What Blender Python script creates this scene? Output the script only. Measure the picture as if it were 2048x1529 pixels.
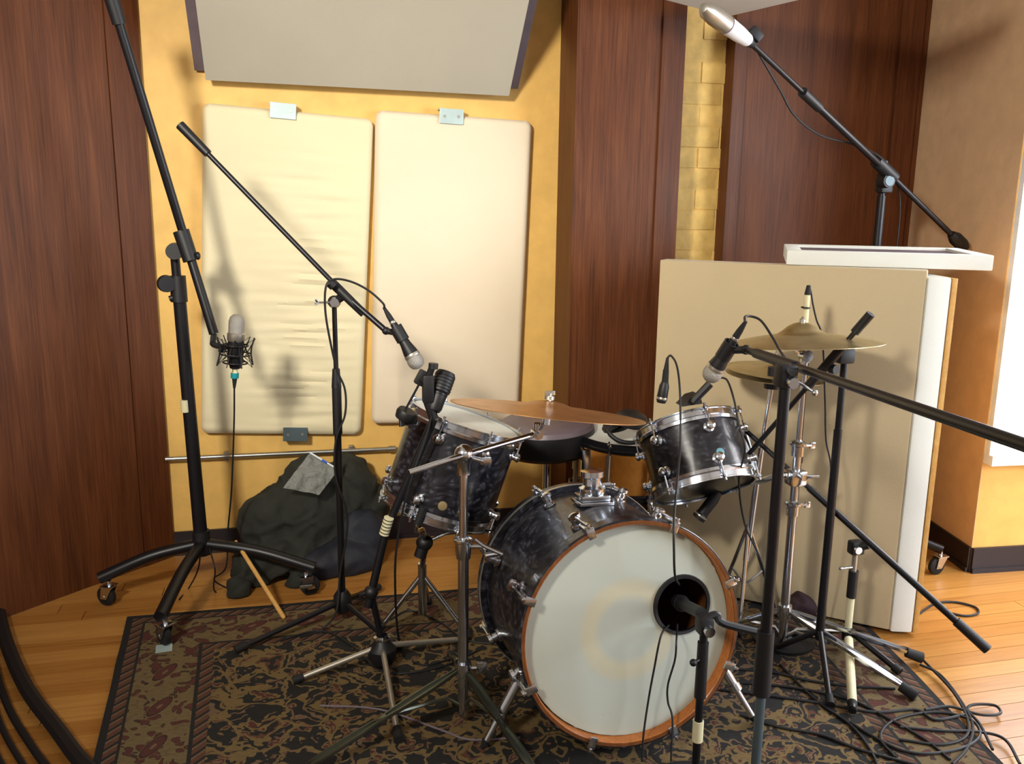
import bpy, bmesh, math, random
from mathutils import Vector as V, Matrix, noise
random.seed(7)
for o in list(bpy.data.objects): bpy.data.objects.remove(o)
SC = bpy.context.scene
COL = SC.collection
# ---------------------------------------------------------------- camera, world, lights, exposure
F, CW, CH, H = 1740.0, 2048, 1529, 1.43
_a, _p, _r = math.radians(14), math.radians(11.5), .0134
FW = V((math.sin(_a)*math.cos(_p), math.cos(_a)*math.cos(_p), -math.sin(_p)))
_r0 = V((math.cos(_a), -math.sin(_a), 0)); _u0 = _r0.cross(FW)
RT = _r0*math.cos(_r)+_u0*math.sin(_r); UP = _u0*math.cos(_r)-_r0*math.sin(_r)
CP = V((0, 0, H))
cd = bpy.data.cameras.new('camera'); cam = bpy.data.objects.new('camera', cd); COL.objects.link(cam)
cd.sensor_width = 36; cd.lens = 36*F/CW; cd.clip_start = .02
M = Matrix((RT, UP, -FW)).transposed().to_4x4(); M.translation = CP; cam.matrix_world = M
SC.camera = cam
SC.view_settings.view_transform = 'Standard'; SC.view_settings.look = 'None'
SC.view_settings.gamma = 1; SC.view_settings.use_curve_mapping = False
SC.view_settings.exposure = -0.27
w = bpy.data.worlds.new('world'); SC.world = w; w.use_nodes = True
w.node_tree.nodes['Background'].inputs[0].default_value = (.62, .72, 1, 1)
w.node_tree.nodes['Background'].inputs[1].default_value = .2

def area(name, loc, target, size, power, color, size_y=None):
    l = bpy.data.lights.new(name, 'AREA'); l.energy = power; l.color = color; l.size = size
    if size_y: l.shape = 'RECTANGLE'; l.size_y = size_y
    o = bpy.data.objects.new(name, l); COL.objects.link(o); o.location = loc
    o.rotation_euler = (V(target)-V(loc)).to_track_quat('-Z', 'Y').to_euler(); return o
KEY = area('ceiling_lamp', (-1.15, .1, 2.45), (.65, 3.6, 1.35), .34, 38, (1, .94, .82)); KEY.data.spread = math.radians(78)
FILL = area('fill_light', (.9, -.6, 2.6), (.8, 2.2, .6), 1.6, 9, (1, .95, .88), 1.2)  # soft overhead fill added to lift the whole room
WIN = area('window_daylight', (4.0, .2, 1.5), (1.4, 2.2, .7), 1.8, 165, (.80, .90, 1), 1.6)
DAY = area('daylight_near', (3.35, 2.45, 1.3), (2.25, 1.9, 0), .9, 66, (.97, .97, 1), 1.5)  # lamp for the daylight glare around the stand-in pane

def A(px, py, Y):
    d = FW*F+RT*(px-CW/2)+UP*(CH/2-py); return CP+d*(Y/d.y)
def G(px, py, z=0.0):
    d = FW*F+RT*(px-CW/2)+UP*(CH/2-py); return CP+d*((z-H)/d.z)

# ---------------------------------------------------------------- materials
def lin(c): return tuple((x/12.92 if x <= .04045 else ((x+.055)/1.055)**2.4) for x in [v/255 for v in c])+(1,)
class NT:
    def __init__(s, name):
        s.m = bpy.data.materials.new(name); s.m.use_nodes = True; s.t = s.m.node_tree
        s.b = s.t.nodes['Principled BSDF']; s.i = s.b.inputs
    def n(s, t, **k):
        x = s.t.nodes.new(t)
        for a, v in k.items(): setattr(x, a, v)
        return x
    def l(s, a, b): s.t.links.new(a, b)
    def set(s, inp, v):
        if hasattr(v, 'is_output') or isinstance(v, bpy.types.NodeSocket): s.l(v, inp)
        else: inp.default_value = v
    def math(s, op, a, b=0.0, c=0.0):
        x = s.n('ShaderNodeMath', operation=op)
        for i, v in enumerate((a, b, c)): s.set(x.inputs[i], v)
        return x.outputs[0]
    def mix(s, f, a, b, mode='MIX'):
        x = s.n('ShaderNodeMix', data_type='RGBA', blend_type=mode)
        s.set(x.inputs[0], f); s.set(x.inputs[6], a); s.set(x.inputs[7], b); return x.outputs[2]
    def coord(s, scale=(1, 1, 1), out='Object'):
        c = s.n('ShaderNodeTexCoord'); m = s.n('ShaderNodeMapping'); m.inputs['Scale'].default_value = scale
        s.l(c.outputs[out], m.inputs[0]); return m.outputs[0]
    def noise(s, vec, scale, detail=4, rough=.55, dist=0):
        x = s.n('ShaderNodeTexNoise'); s.l(vec, x.inputs['Vector']); x.inputs['Scale'].default_value = scale
        x.inputs['Detail'].default_value = detail; x.inputs['Roughness'].default_value = rough
        x.inputs['Distortion'].default_value = dist; return x.outputs[0]
    def ramp(s, f, stops, interp='LINEAR'):
        x = s.n('ShaderNodeValToRGB'); r = x.color_ramp; r.interpolation = interp
        while len(r.elements) < len(stops): r.elements.new(.5)
        for e, (p, c) in zip(r.elements, stops): e.position = p; e.color = lin(c) if len(c) == 3 else c
        s.set(x.inputs[0], f); return x.outputs[0]
    def bump(s, h, st=.3, dist=.01):
        x = s.n('ShaderNodeBump'); x.inputs['Strength'].default_value = st; x.inputs['Distance'].default_value = dist
        s.l(h, x.inputs['Height']); s.l(x.outputs[0], s.i['Normal'])

def plain(name, c, rough=.5, metal=0, bump=None, var=.06):
    t = NT(name); t.i['Roughness'].default_value = rough; t.i['Metallic'].default_value = metal
    co = t.coord(); nz = t.noise(co, 14, 5)
    base = lin(c); d = tuple(x*(1-var*2) for x in base[:3])+(1,); h_ = tuple(min(1, x*(1+var)) for x in base[:3])+(1,)
    t.l(t.ramp(nz, [(.3, d), (.7, h_)]), t.i['Base Color'])
    if bump: t.bump(t.noise(co, bump[0], 3), bump[1], .004)
    return t.m
def wood_mat(name, c1, c2, c3, rough=.45, sc=(9, 9, .7)):
    t = NT(name); co = t.coord(sc)
    g = t.noise(co, 2.2, 6, .6, .6); g2 = t.noise(t.coord((sc[0]*5, sc[1]*5, sc[2]*1.6)), 4, 4, .6)
    col = t.ramp(g, [(.25, c1), (.5, c2), (.75, c3)])
    col = t.mix(.45, col, t.ramp(g2, [(.3, c1), (.7, c3)]), 'MIX')
    t.l(col, t.i['Base Color']); t.i['Roughness'].default_value = rough
    t.i['Specular IOR Level'].default_value = .25; t.bump(g2, .12, .003); return t.m
MT = {}
MT['yellow'] = plain('yellow_paint', (224, 180, 98), .6, 0, (60, .12), .05)
MT['tan'] = plain('tan_shade_tone', (222, 186, 146), .65, 0, (60, .1), .05)  # shade on the yellow side face put into a tan colour
MT['brick'] = plain('yellow_brick_paint', (226, 188, 108), .7, 0, (35, .6), .12)
MT['mortar'] = plain('mortar', (176, 138, 74), .8, 0, (40, .5), .1)
MT['panelwood'] = wood_mat('stained_plywood', (58, 29, 14), (90, 48, 24), (118, 70, 38), .5)
MT['stilewood'] = wood_mat('stained_trim', (54, 26, 13), (86, 45, 22), (112, 65, 35), .45)
MT['baseboard'] = plain('black_baseboard', (34, 29, 36), .4)
MT['ceil'] = plain('ceiling_paint', (205, 200, 190), .9)
MT['black'] = plain('black_metal', (22, 22, 27), .38, .25)
MT['blackp'] = plain('black_plastic', (19, 19, 23), .5)
MT['rubber'] = plain('black_rubber', (15, 15, 17), .75)
MT['cable'] = plain('cable_rubber', (15, 14, 18), .6)
MT['steel'] = plain('chrome', (214, 220, 230), .17, 1, None, .02)
MT['gmetal'] = plain('galvanized_pipe', (176, 176, 170), .3, .9)
MT['satin'] = plain('satin_nickel', (190, 186, 176), .35, .85)
MT['grille'] = plain('silver_grille', (165, 162, 156), .45, .6, (400, .8))
MT['tape'] = plain('cream_tape', (214, 206, 168), .7)
MT['steel2'] = plain('olive_reflection_chrome', (120, 124, 114), .32, .95)  # chrome with a dark olive reflection put into its colour
MT['darkhead'] = plain('dark_resonant_head', (24, 22, 22), .2)
MT['hoopedge'] = wood_mat('brown_hoop_edge', (84, 48, 26), (110, 64, 34), (130, 80, 44), .3, (6, 6, 6))
MT['teal'] = plain('teal_ring', (0, 134, 142), .5)
MT['bracket'] = plain('bluish_bracket', (176, 196, 196), .45, .2)
MT['bracketd'] = plain('dark_bracket', (84, 98, 104), .45, .3)
MT['stick'] = wood_mat('hickory', (180, 130, 66), (204, 156, 86), (218, 176, 110), .5, (9, 9, 9))
MT['jacket'] = plain('olive_cloth', (36, 38, 31), .9, 0, (90, .5), .2)
MT['maroon'] = plain('dark_maroon', (48, 24, 30), .85, 0, (90, .4), .1)
MT['bag'] = plain('navy_nylon', (20, 23, 34), .7, 0, (90, .3), .1)
MT['vinyl'] = plain('grey_purple_vinyl', (104, 92, 100), .4, 0, (30, .2))
MT['dark'] = plain('dark_void', (12, 10, 10), .8)
MT['hoopwood'] = wood_mat('orange_hoop', (150, 82, 34), (178, 104, 48), (198, 126, 64), .25, (6, 6, 6))
MT['snarewood'] = wood_mat('orange_snare_shell', (206, 128, 50), (220, 144, 62), (234, 160, 76), .3, (4, 4, 8))
MT['badge'] = plain('badge', (170, 150, 110), .4, .6)
MT['badgebl'] = plain('badge_blue', (120, 176, 190), .35, .5)
MT['head'] = plain('coated_head', (214, 216, 208), .55, 0, (120, .15), .02)
MT['cym'] = None
def fabric(name, c, wr=False):
    t = NT(name); t.i['Roughness'].default_value = .9
    co = t.coord(); n1 = t.noise(co, 2.5, 3); n2 = t.noise(co, 320, 2)
    b = lin(c); t.l(t.ramp(n1, [(.3, tuple(x*.93 for x in b[:3])+(1,)), (.7, b)]), t.i['Base Color'])
    t.bump(n2, .25, .002)
    try: t.i['Sheen Weight'].default_value = .15
    except Exception: pass
    return t.m
MT['muslin'] = fabric('cream_muslin', (220, 208, 172))
MT['muslin2'] = fabric('pinkish_muslin', (222, 206, 180))
MT['gobofab'] = fabric('beige_gobo_cloth', (190, 172, 138))
MT['whitefab'] = fabric('white_gobo_cloth', (226, 228, 222))
MT['hangfab'] = fabric('grey_cloth', (180, 174, 158))
MT['greyfr'] = plain('grey_frame', (112, 100, 108), .7)
def pearl():
    t = NT('black_pearl_wrap'); co = t.coord()
    v = t.n('ShaderNodeTexVoronoi'); v.feature = 'SMOOTH_F1'; v.inputs['Scale'].default_value = 40
    nz = t.noise(co, 9, 4, .6, 1.2)
    mx = t.n('ShaderNodeVectorMath', operation='MULTIPLY_ADD'); t.l(co, mx.inputs[0]); mx.inputs[1].default_value = (1, 1, 1.9)
    cx = t.n('ShaderNodeCombineXYZ'); t.l(nz, cx.inputs[0]); t.l(nz, cx.inputs[2]); 
    sc = t.n('ShaderNodeVectorMath', operation='SCALE'); t.l(cx.outputs[0], sc.inputs[0]); sc.inputs[3].default_value = .12
    t.l(sc.outputs[0], mx.inputs[2]); t.l(mx.outputs[0], v.inputs['Vector'])
    col = t.ramp(v.outputs[0], [(.12, (72, 72, 80)), (.33, (36, 36, 44)), (.6, (12, 12, 19))])
    t.l(col, t.i['Base Color']); t.i['Roughness'].default_value = .30; t.i['Metallic'].default_value = .1
    t.i['Coat Weight'].default_value = .2; return t.m
MT['pearl'] = pearl()
def cymbal_mat(name, c1, c2):
    t = NT(name); c = t.n('ShaderNodeTexCoord'); s = t.n('ShaderNodeSeparateXYZ'); t.l(c.outputs['Object'], s.inputs[0])
    r = t.math('SQRT', t.math('ADD', t.math('MULTIPLY', s.outputs[0], s.outputs[0]), t.math('MULTIPLY', s.outputs[1], s.outputs[1])))
    g = t.math('SINE', t.math('MULTIPLY', r, 1400)); n = t.noise(t.coord(), 12, 4)
    t.l(t.ramp(n, [(.3, c1), (.7, c2)]), t.i['Base Color']); t.i['Metallic'].default_value = .9; t.i['Roughness'].default_value = .36
    t.bump(g, .12, .001); return t.m
MT['cym1'] = cymbal_mat('bronze_cymbal', (176, 128, 80), (206, 160, 110))
MT['cym2'] = cymbal_mat('pale_bronze_cymbal', (170, 150, 106), (200, 184, 140))
def kickhead():
    t = NT('white_kick_head'); c = t.n('ShaderNodeTexCoord'); s = t.n('ShaderNodeSeparateXYZ'); t.l(c.outputs['UV'], s.inputs[0])
    x, y = s.outputs[0], s.outputs[1]
    nz = t.noise(t.coord(), 5, 4)
    r = t.math('SQRT', t.math('ADD', t.math('MULTIPLY', x, x), t.math('MULTIPLY', y, y)))
    r2 = t.math('ADD', r, t.math('MULTIPLY', t.math('SUBTRACT', nz, .5), .02))
    base = t.ramp(t.math('DIVIDE', r2, .3), [(.0, (176, 180, 170)), (.25, (174, 179, 170)), (.33, (190, 184, 160)), (.42, (186, 181, 160)), (.48, (178, 182, 172)), (.93, (180, 184, 172)), (.99, (164, 164, 150))])
    sm = t.noise(t.coord((3, 1, 14)), 6, 4)
    t.l(t.mix(t.math('MULTIPLY', t.math('GREATER_THAN', sm, .72), .3), base, lin((150, 150, 140))), t.i['Base Color'])
    t.i['Roughness'].default_value = .45; return t.m
MT['kickhead'] = kickhead()
def glassy(name, c, alpha):
    t = NT(name); t.i['Base Color'].default_value = lin(c); t.i['Roughness'].default_value = .22
    t.i['Alpha'].default_value = alpha; t.bump(t.noise(t.coord(), 40, 4), .9, .02); return t.m
MT['zip'] = glassy('clear_plastic', (150, 153, 148), .55)
MT['zipstrip'] = plain('zip_strip', (220, 228, 235), .3)
MT['zipblue'] = plain('zip_blue', (30, 90, 190), .3)
def emis(name, c, s):
    t = NT(name); t.i['Base Color'].default_value = lin(c); t.i['Emission Color'].default_value = lin(c); t.i['Emission Strength'].default_value = s; return t.m
MT['glow'] = emis('daylight_glow', (240, 246, 255), 3.4)
MT['white'] = plain('white_paint', (236, 238, 240), .5)
def plank_mat():
    t = NT('oak_plank'); oi = t.n('ShaderNodeObjectInfo'); rnd = oi.outputs['Random']
    c = t.n('ShaderNodeTexCoord'); ad = t.n('ShaderNodeVectorMath', operation='ADD'); t.l(c.outputs['Object'], ad.inputs[0])
    cx = t.n('ShaderNodeCombineXYZ'); t.l(t.math('MULTIPLY', rnd, 40), cx.inputs[0]); t.l(t.math('MULTIPLY', rnd, 17), cx.inputs[1]); t.l(cx.outputs[0], ad.inputs[1])
    m = t.n('ShaderNodeMapping'); m.inputs['Scale'].default_value = (1.2, 22, 22); t.l(ad.outputs[0], m.inputs[0])
    g = t.noise(m.outputs[0], 3, 6, .6, .5)
    a = t.ramp(g, [(.3, (138, 90, 40)), (.5, (168, 116, 54)), (.75, (192, 142, 76))])
    b = t.ramp(rnd, [(0, (146, 94, 40)), (1, (194, 144, 78))])
    t.l(t.mix(.5, a, b), t.i['Base Color']); t.i['Roughness'].default_value = .3
    t.bump(g, .08, .002); return t.m
MT['plank'] = plank_mat()
RW, RL = 2.6, 2.75
def rug_mat():
    t = NT('persian_rug_wool'); c = t.n('ShaderNodeTexCoord'); s = t.n('ShaderNodeSeparateXYZ'); t.l(c.outputs['UV'], s.inputs[0])
    X = t.math('MULTIPLY', s.outputs[0], RW); Y = t.math('MULTIPLY', s.outputs[1], RL)
    xm = t.math('ABSOLUTE', t.math('SUBTRACT', X, RW/2)); ym = t.math('ABSOLUTE', t.math('SUBTRACT', Y, RL/2))
    d = t.math('MINIMUM', t.math('SUBTRACT', RW/2, xm), t.math('SUBTRACT', RL/2, ym))
    cx = t.n('ShaderNodeCombineXYZ'); t.l(xm, cx.inputs[0]); t.l(ym, cx.inputs[1])
    P = cx.outputs[0]
    nz = t.n('ShaderNodeTexNoise'); t.l(P, nz.inputs['Vector']); nz.inputs['Scale'].default_value = 7; nz.inputs['Detail'].default_value = 3
    sub = t.n('ShaderNodeVectorMath', operation='SUBTRACT'); t.l(nz.outputs['Color'], sub.inputs[0]); sub.inputs[1].default_value = (.5, .5, .5)
    sc = t.n('ShaderNodeVectorMath', operation='SCALE'); t.l(sub.outputs[0], sc.inputs[0]); sc.inputs[3].default_value = .3
    ad = t.n('ShaderNodeVectorMath', operation='ADD'); t.l(P, ad.inputs[0]); t.l(sc.outputs[0], ad.inputs[1])
    v1 = t.n('ShaderNodeTexVoronoi'); v1.inputs['Scale'].default_value = 5.2; t.l(ad.outputs[0], v1.inputs['Vector'])
    v2 = t.n('ShaderNodeTexVoronoi'); v2.inputs['Scale'].default_value = 19; t.l(ad.outputs[0], v2.inputs['Vector'])
    v3 = t.n('ShaderNodeTexVoronoi'); v3.feature = 'DISTANCE_TO_EDGE'; v3.inputs['Scale'].default_value = 8; t.l(ad.outputs[0], v3.inputs['Vector'])
    DK, GO, RD, TA, RU = (26, 24, 22), (126, 104, 62), (88, 42, 34), (122, 96, 72), (98, 60, 38)
    big = t.ramp(t.math('MULTIPLY', v1.outputs['Distance'], 1.3), [(0, RD), (.10, GO), (.17, DK), (.30, RU), (.36, GO), (.46, DK), (.62, TA), (.68, DK)], 'CONSTANT')
    small = t.ramp(v2.outputs['Distance'], [(0, TA), (.2, RD), (.34, GO), (.46, DK)], 'CONSTANT')
    fld = t.mix(t.math('GREATER_THAN', t.noise(P, 9, 2), .5), big, small)
    fld = t.mix(t.math('LESS_THAN', v3.outputs['Distance'], .05), fld, lin(GO))
    bigbord = t.ramp(v2.outputs['Distance'], [(0, RD), (.24, (96, 44, 30)), (.34, (58, 40, 26)), (.42, (120, 102, 66)), (.8, (108, 90, 58))], 'CONSTANT')
    # rosettes along the main border
    along = t.math('ADD', xm, ym); ph = t.math('ABSOLUTE', t.math('SUBTRACT', t.math('FRACT', t.math('DIVIDE', along, .2)), .5))
    rr = t.math('SQRT', t.math('ADD', t.math('POWER', t.math('MULTIPLY', ph, .2), 2), t.math('POWER', t.math('SUBTRACT', d, .155), 2)))
    ros = t.ramp(t.math('MULTIPLY', rr, 13.5), [(0, TA), (.12, RD), (.4, (60, 28, 22)), (.48, GO), (.55, (0, 0, 0, 0))], 'CONSTANT')
    bord = t.mix(t.math('LESS_THAN', rr, .038), bigbord, ros)
    thin = t.ramp(t.math('FRACT', t.math('DIVIDE', along, .045)), [(0, RU), (.5, TA), (.7, DK)], 'CONSTANT')
    def lt(v): return t.math('LESS_THAN', d, v)
    col = t.mix(lt(.30), fld, thin)
    col = t.mix(lt(.262), col, lin(DK)); col = t.mix(lt(.25), col, bord)
    col = t.mix(lt(.065), col, lin(DK)); col = t.mix(lt(.057), col, thin); col = t.mix(lt(.022), col, lin((16, 14, 16)))
    wv = t.noise(t.coord((1, 6, 1)), 60, 3)
    col = t.mix(.55, col, t.ramp(wv, [(.3, (70, 64, 56)), (.7, (215, 205, 190))]), 'MULTIPLY')
    t.l(col, t.i['Base Color']); t.i['Roughness'].default_value = .95; t.bump(wv, .5, .004); return t.m
MT['rug'] = rug_mat()

# ---------------------------------------------------------------- mesh helpers
def basis(ax):
    ax = V(ax).normalized(); t = V((0, 0, 1)) if abs(ax.z) < .9 else V((1, 0, 0))
    u = ax.cross(t).normalized(); return u, ax.cross(u).normalized(), ax
class MB:
    def __init__(s): s.v = []; s.f = []; s.uv = None
    def add(s, vs, fs):
        n = len(s.v); s.v += [V(x) for x in vs]; s.f += [tuple(i+n for i in f) for f in fs]; return s
    def box(s, c, size, rot=None, bev=0):
        c = V(c); hx, hy, hz = [x/2 for x in size]; R_ = rot if rot is not None else Matrix.Identity(3)
        if bev:
            b = bev; bm = bmesh.new(); bmesh.ops.create_cube(bm, size=1)
            for q in bm.verts: q.co = V((q.co.x*size[0], q.co.y*size[1], q.co.z*size[2]))
            bmesh.ops.bevel(bm, geom=list(bm.edges), offset=b, segments=2, affect='EDGES', profile=.6)
            bm.verts.index_update()
            s.add([c+R_ @ q.co for q in bm.verts], [[q.index for q in f.verts] for f in bm.faces]); bm.free(); return s
        vs = [c+R_ @ V((x*hx, y*hy, z*hz)) for x in (-1, 1) for y in (-1, 1) for z in (-1, 1)]
        return s.add(vs, [(0, 1, 3, 2), (4, 6, 7, 5), (0, 4, 5, 1), (2, 3, 7, 6), (0, 2, 6, 4), (1, 5, 7, 3)])
    def prism(s, pts, off):     # polygon extruded by a vector
        n = len(pts); off = V(off); vs = [V(p) for p in pts]+[V(p)+off for p in pts]
        return s.add(vs, [tuple(range(n))[::-1], tuple(range(n, 2*n))]+[(i, (i+1) % n, n+(i+1) % n, n+i) for i in range(n)])
    def lathe(s, prof, o, ax, n=20):     # prof: (radius, distance along axis)
        u, v, a = basis(ax); o = V(o); vs = []; idx = []
        for r, h in prof:
            if r < 1e-6: idx.append([len(vs)]); vs.append(o+a*h)
            else:
                idx.append(list(range(len(vs), len(vs)+n)))
                vs += [o+a*h+(u*math.cos(2*math.pi*k/n)+v*math.sin(2*math.pi*k/n))*r for k in range(n)]
        fs = []
        for p, q in zip(idx, idx[1:]):
            if len(p) == 1 and len(q) == 1: continue
            for k in range(n):
                k2 = (k+1) % n
                if len(p) == 1: fs.append((p[0], q[k], q[k2]))
                elif len(q) == 1: fs.append((p[k], q[0], p[k2]))
                else: fs.append((p[k], q[k], q[k2], p[k2]))
        return s.add(vs, fs)
    def cyl(s, a, b, r0, r1=None, n=14):
        a, b = V(a), V(b); r1 = r0 if r1 is None else r1; L = (b-a).length
        return s.lathe([(0, 0), (r0, 0), (r1, L), (0, L)], a, b-a, n)
    def ball(s, c, r, n=14, sc=1, ax=(0, 0, 1)):
        m = 8; return s.lathe([(r*math.sin(math.pi*k/m), -r*sc*math.cos(math.pi*k/m)) for k in range(m+1)], c, ax, n)
    def ring(s, c, ax, R_, r, n=32, m=8):
        return s.lathe([(R_+r*math.cos(2*math.pi*k/m), r*math.sin(2*math.pi*k/m)) for k in range(m+1)], c, ax, n)
    def tube(s, pts, r, n=8, sub=6, smooth=True):
        pts = [V(p) for p in pts]
        if smooth and len(pts) > 2:
            out = []; P = [pts[0]*2-pts[1]]+pts+[pts[-1]*2-pts[-2]]
            for i in range(1, len(P)-2):
                for k in range(sub):
                    t = k/sub; a, b, c, d = P[i-1:i+3]
                    out.append(.5*((2*b)+(c-a)*t+(2*a-5*b+4*c-d)*t*t+(3*b-3*c+d-a)*t*t*t))
            pts = out+[pts[-1]]
        vs = []; fs = []; N = len(pts); u = None
        for i, p in enumerate(pts):
            tg = (pts[min(i+1, N-1)]-pts[max(i-1, 0)]).normalized()
            if u is None: u = basis(tg)[0]
            u = (u-tg*u.dot(tg)); u = u.normalized() if u.length > 1e-6 else basis(tg)[0]
            w_ = tg.cross(u)
            vs += [p+(u*math.cos(2*math.pi*k/n)+w_*math.sin(2*math.pi*k/n))*r for k in range(n)]
        for i in range(N-1):
            for k in range(n): fs.append((i*n+k, i*n+(k+1) % n, (i+1)*n+(k+1) % n, (i+1)*n+k))
        fs += [tuple(range(n))[::-1], tuple(range((N-1)*n, N*n))]
        return s.add(vs, fs)
    def build(s, name, mat, parent=None, smooth=True, label=None, origin=None):
        me = bpy.data.meshes.new(name)
        o0 = V(parent['_o']) if parent is not None and '_o' in parent else V((0, 0, 0))
        if parent is None and origin is not None: o0 = V(origin)
        me.from_pydata([x-o0 for x in s.v], [], s.f); me.update()
        bm = bmesh.new(); bm.from_mesh(me); bmesh.ops.recalc_face_normals(bm, faces=bm.faces); bm.to_mesh(me); bm.free()
        me.materials.append(MT[mat] if isinstance(mat, str) else mat)
        if smooth:
            me.polygons.foreach_set('use_smooth', [True]*len(me.polygons)); me.set_sharp_from_angle(angle=math.radians(38))
        o = bpy.data.objects.new(name, me); COL.objects.link(o)
        if parent is not None: o.parent = parent; o['_o'] = list(o0)
        else: o.location = o0; o['_o'] = list(o0)
        if label: o['label'] = label
        return o
def tag(o, label, cat, group=None):
    o['label'] = label; o['category'] = cat
    if group: o['group'] = group
    return o
def thing(name, loc, label, cat, group=None):
    o = bpy.data.objects.new(name, None); COL.objects.link(o); o.location = V(loc); o['_o'] = list(loc); o.empty_display_size = .05
    return tag(o, label, cat, group)
def struct(o): o['kind'] = 'structure'; return o

# ================================================================ THE SETTING
RZ = .012                        # height of the rug's top
base = MB().box((1.3, .6, -.03), (6.8, 6.6, .04)).build('floor', 'mortar'); struct(base)
rows = 0; y = 3.64; pw = .072; k = 0
while y > .55:
    x = -2.0+random.uniform(-.9, 0)
    while x < 4.3:
        L = random.uniform(1.5, 2.3); x1 = min(x+L, 4.4)
        hidden = (y < 2.9 and x > -.4 and x1 < 1.5)
        if x1 > -1.3 and not hidden and not (y < 1.4 and -.3 < x and x1 < 1.6):
            MB().box(((x+x1)/2, y-pw/2, -.005), (x1-x-.0025, pw-.002, .01)).build('plank', 'plank', base, False)
            k += 1
        x = x1
    y -= pw
MB().box((1.3, -1.05, -.008), (6.8, 3.2, .014)).build('near_boards', 'plank', base, False)

wb = MB(); wb.box((-.0, 3.66, 1.4), (3.4, .12, 2.8)); wb.box((3.0, 3.68, 1.4), (2.6, .12, 2.8))
wall_back = struct(wb.build('wall_back', 'yellow', None, False))
# painted brick strip between the two wooden pilasters
bh = .088; struct(MB().box((1.70, 3.60, 1.4), (.42, .044, 2.8)).build('wall_back_mortar', 'brick', wall_back, False)); z = .1; row = 0
while z < 2.75:
    xs = [(1.50, 1.70), (1.703, 1.90)] if row % 2 else [(1.50, 1.80), (1.803, 1.90)]
    for x0, x1 in xs:
        pr = random.uniform(-.003, .004); e = random.uniform(-.008, .006) if x1 > 1.89 else 0
        MB().box(((x0+x1)/2, 3.60-pr, z+bh/2), (x1-x0-.003+e, .05, bh-.0035), Matrix.Rotation(random.uniform(-.006, .006), 3, 'Y'), .004).build('brick', 'brick', wall_back, True)
    z += bh; row += 1
# left angled wooden wall
La, Lb = V((-.525, 3.585, 0)), V((-2.1, 2.16, 0)); ld = (Lb-La).normalized(); ln = V((-ld.y, ld.x, 0)); ln = ln if ln.x > 0 else -ln
def angbox(s0, s1, z0, z1, d0, d1):
    p = [La+ld*s0+ln*d0, La+ld*s1+ln*d0, La+ld*s1+ln*d1, La+ld*s0+ln*d1]
    return MB().prism([q+V((0, 0, z0)) for q in p], (0, 0, z1-z0))
wl = struct(angbox(0, 2.13, 0, 2.8, -.08, -.012).build('wall_left', 'panelwood', None, False))
angbox(0, .13, 0, 2.8, -.012, .004).build('stile', 'stilewood', wl, False)
angbox(.133, 1.18, 0, 2.8, -.012, 0).build('panel', 'panelwood', wl, False)
angbox(1.183, 2.1, 0, 2.8, -.012, 0).build('panel', 'panelwood', wl, False)
MB().box((-2.14, .1, 1.4), (.1, 4.6, 2.8)).build('wall_side', 'ceil', wl, False)
# central pilaster
p1 = struct(MB().box((1.3085, 3.50, 1.4), (.431, .24, 2.8)).build('trim_1', 'panelwood', None, False))
MB().box((1.481, 3.377, 1.4), (.10, .012, 2.8), None, .002).build('stile', 'stilewood', p1, False)
MB().box((1.088, 3.49, 1.4), (.010, .22, 2.8), None, .002).build('side_board', 'stilewood', p1, False)
# right wood panel
p2 = struct(MB().box((2.32, 3.56, 1.4), (1.02, .13, 2.8)).build('trim_2', 'panelwood', None, False))
MB().box((1.83, 3.487, 1.4), (.06, .018, 2.8), None, .002).build('stile', 'stilewood', p2, False)
MB().box((2.64, 3.485, 1.4), (.11, .02, 2.8), None, .002).build('stile', 'stilewood', p2, False)
# boxed-out corner on the right with a glowing stand-in pane
cs = [V((2.6, 2.75, 0)), V((4.3, 2.62, 0)), V((4.3, 3.7, 0)), V((2.78, 3.7, 0))]
wr = struct(MB().prism(cs, (0, 0, 2.8)).build('wall_right', 'yellow', None, False))
sdir = (cs[3]-cs[0]).normalized(); sn = V((-sdir.y, sdir.x, 0))
MB().prism([cs[0]+sn*.002, cs[3]+sn*.002, cs[3], cs[0]], (0, 0, 2.8)).build('side_face', 'tan', wr, False)
wd = (cs[1]-cs[0]).normalized(); wn = V((wd.y, -wd.x, 0))
def wq(s0, s1, z0, z1, d0, d1, m, name, par):
    p = [cs[0]+wd*s0+wn*d0, cs[0]+wd*s1+wn*d0, cs[0]+wd*s1+wn*d1, cs[0]+wd*s0+wn*d1]
    return MB().prism([q+V((0, 0, z0)) for q in p], (0, 0, z1-z0)).build(name, m, par, False)
pane = struct(wq(.012, 1.45, .50, 2.62, .001, .006, 'glow', 'glare_pane', None))  # glowing pane put in for the wall face blown out by daylight
for a_, b_, c_, d_ in ((.0, .05, .5, 2.66), (1.43, 1.5, .5, 2.66), (.05, 1.43, 2.6, 2.66), (.73, .78, .56, 2.6), (.05, 1.43, 1.5, 1.54)):
    wq(a_, b_, c_, d_, .006, .03, 'white', 'pane_frame', pane)  # frame bars added round the stand-in pane
wq(-.0, 1.5, .46, .5, .001, .05, 'white', 'pane_sill', pane)  # sill added below the stand-in pane
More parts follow.
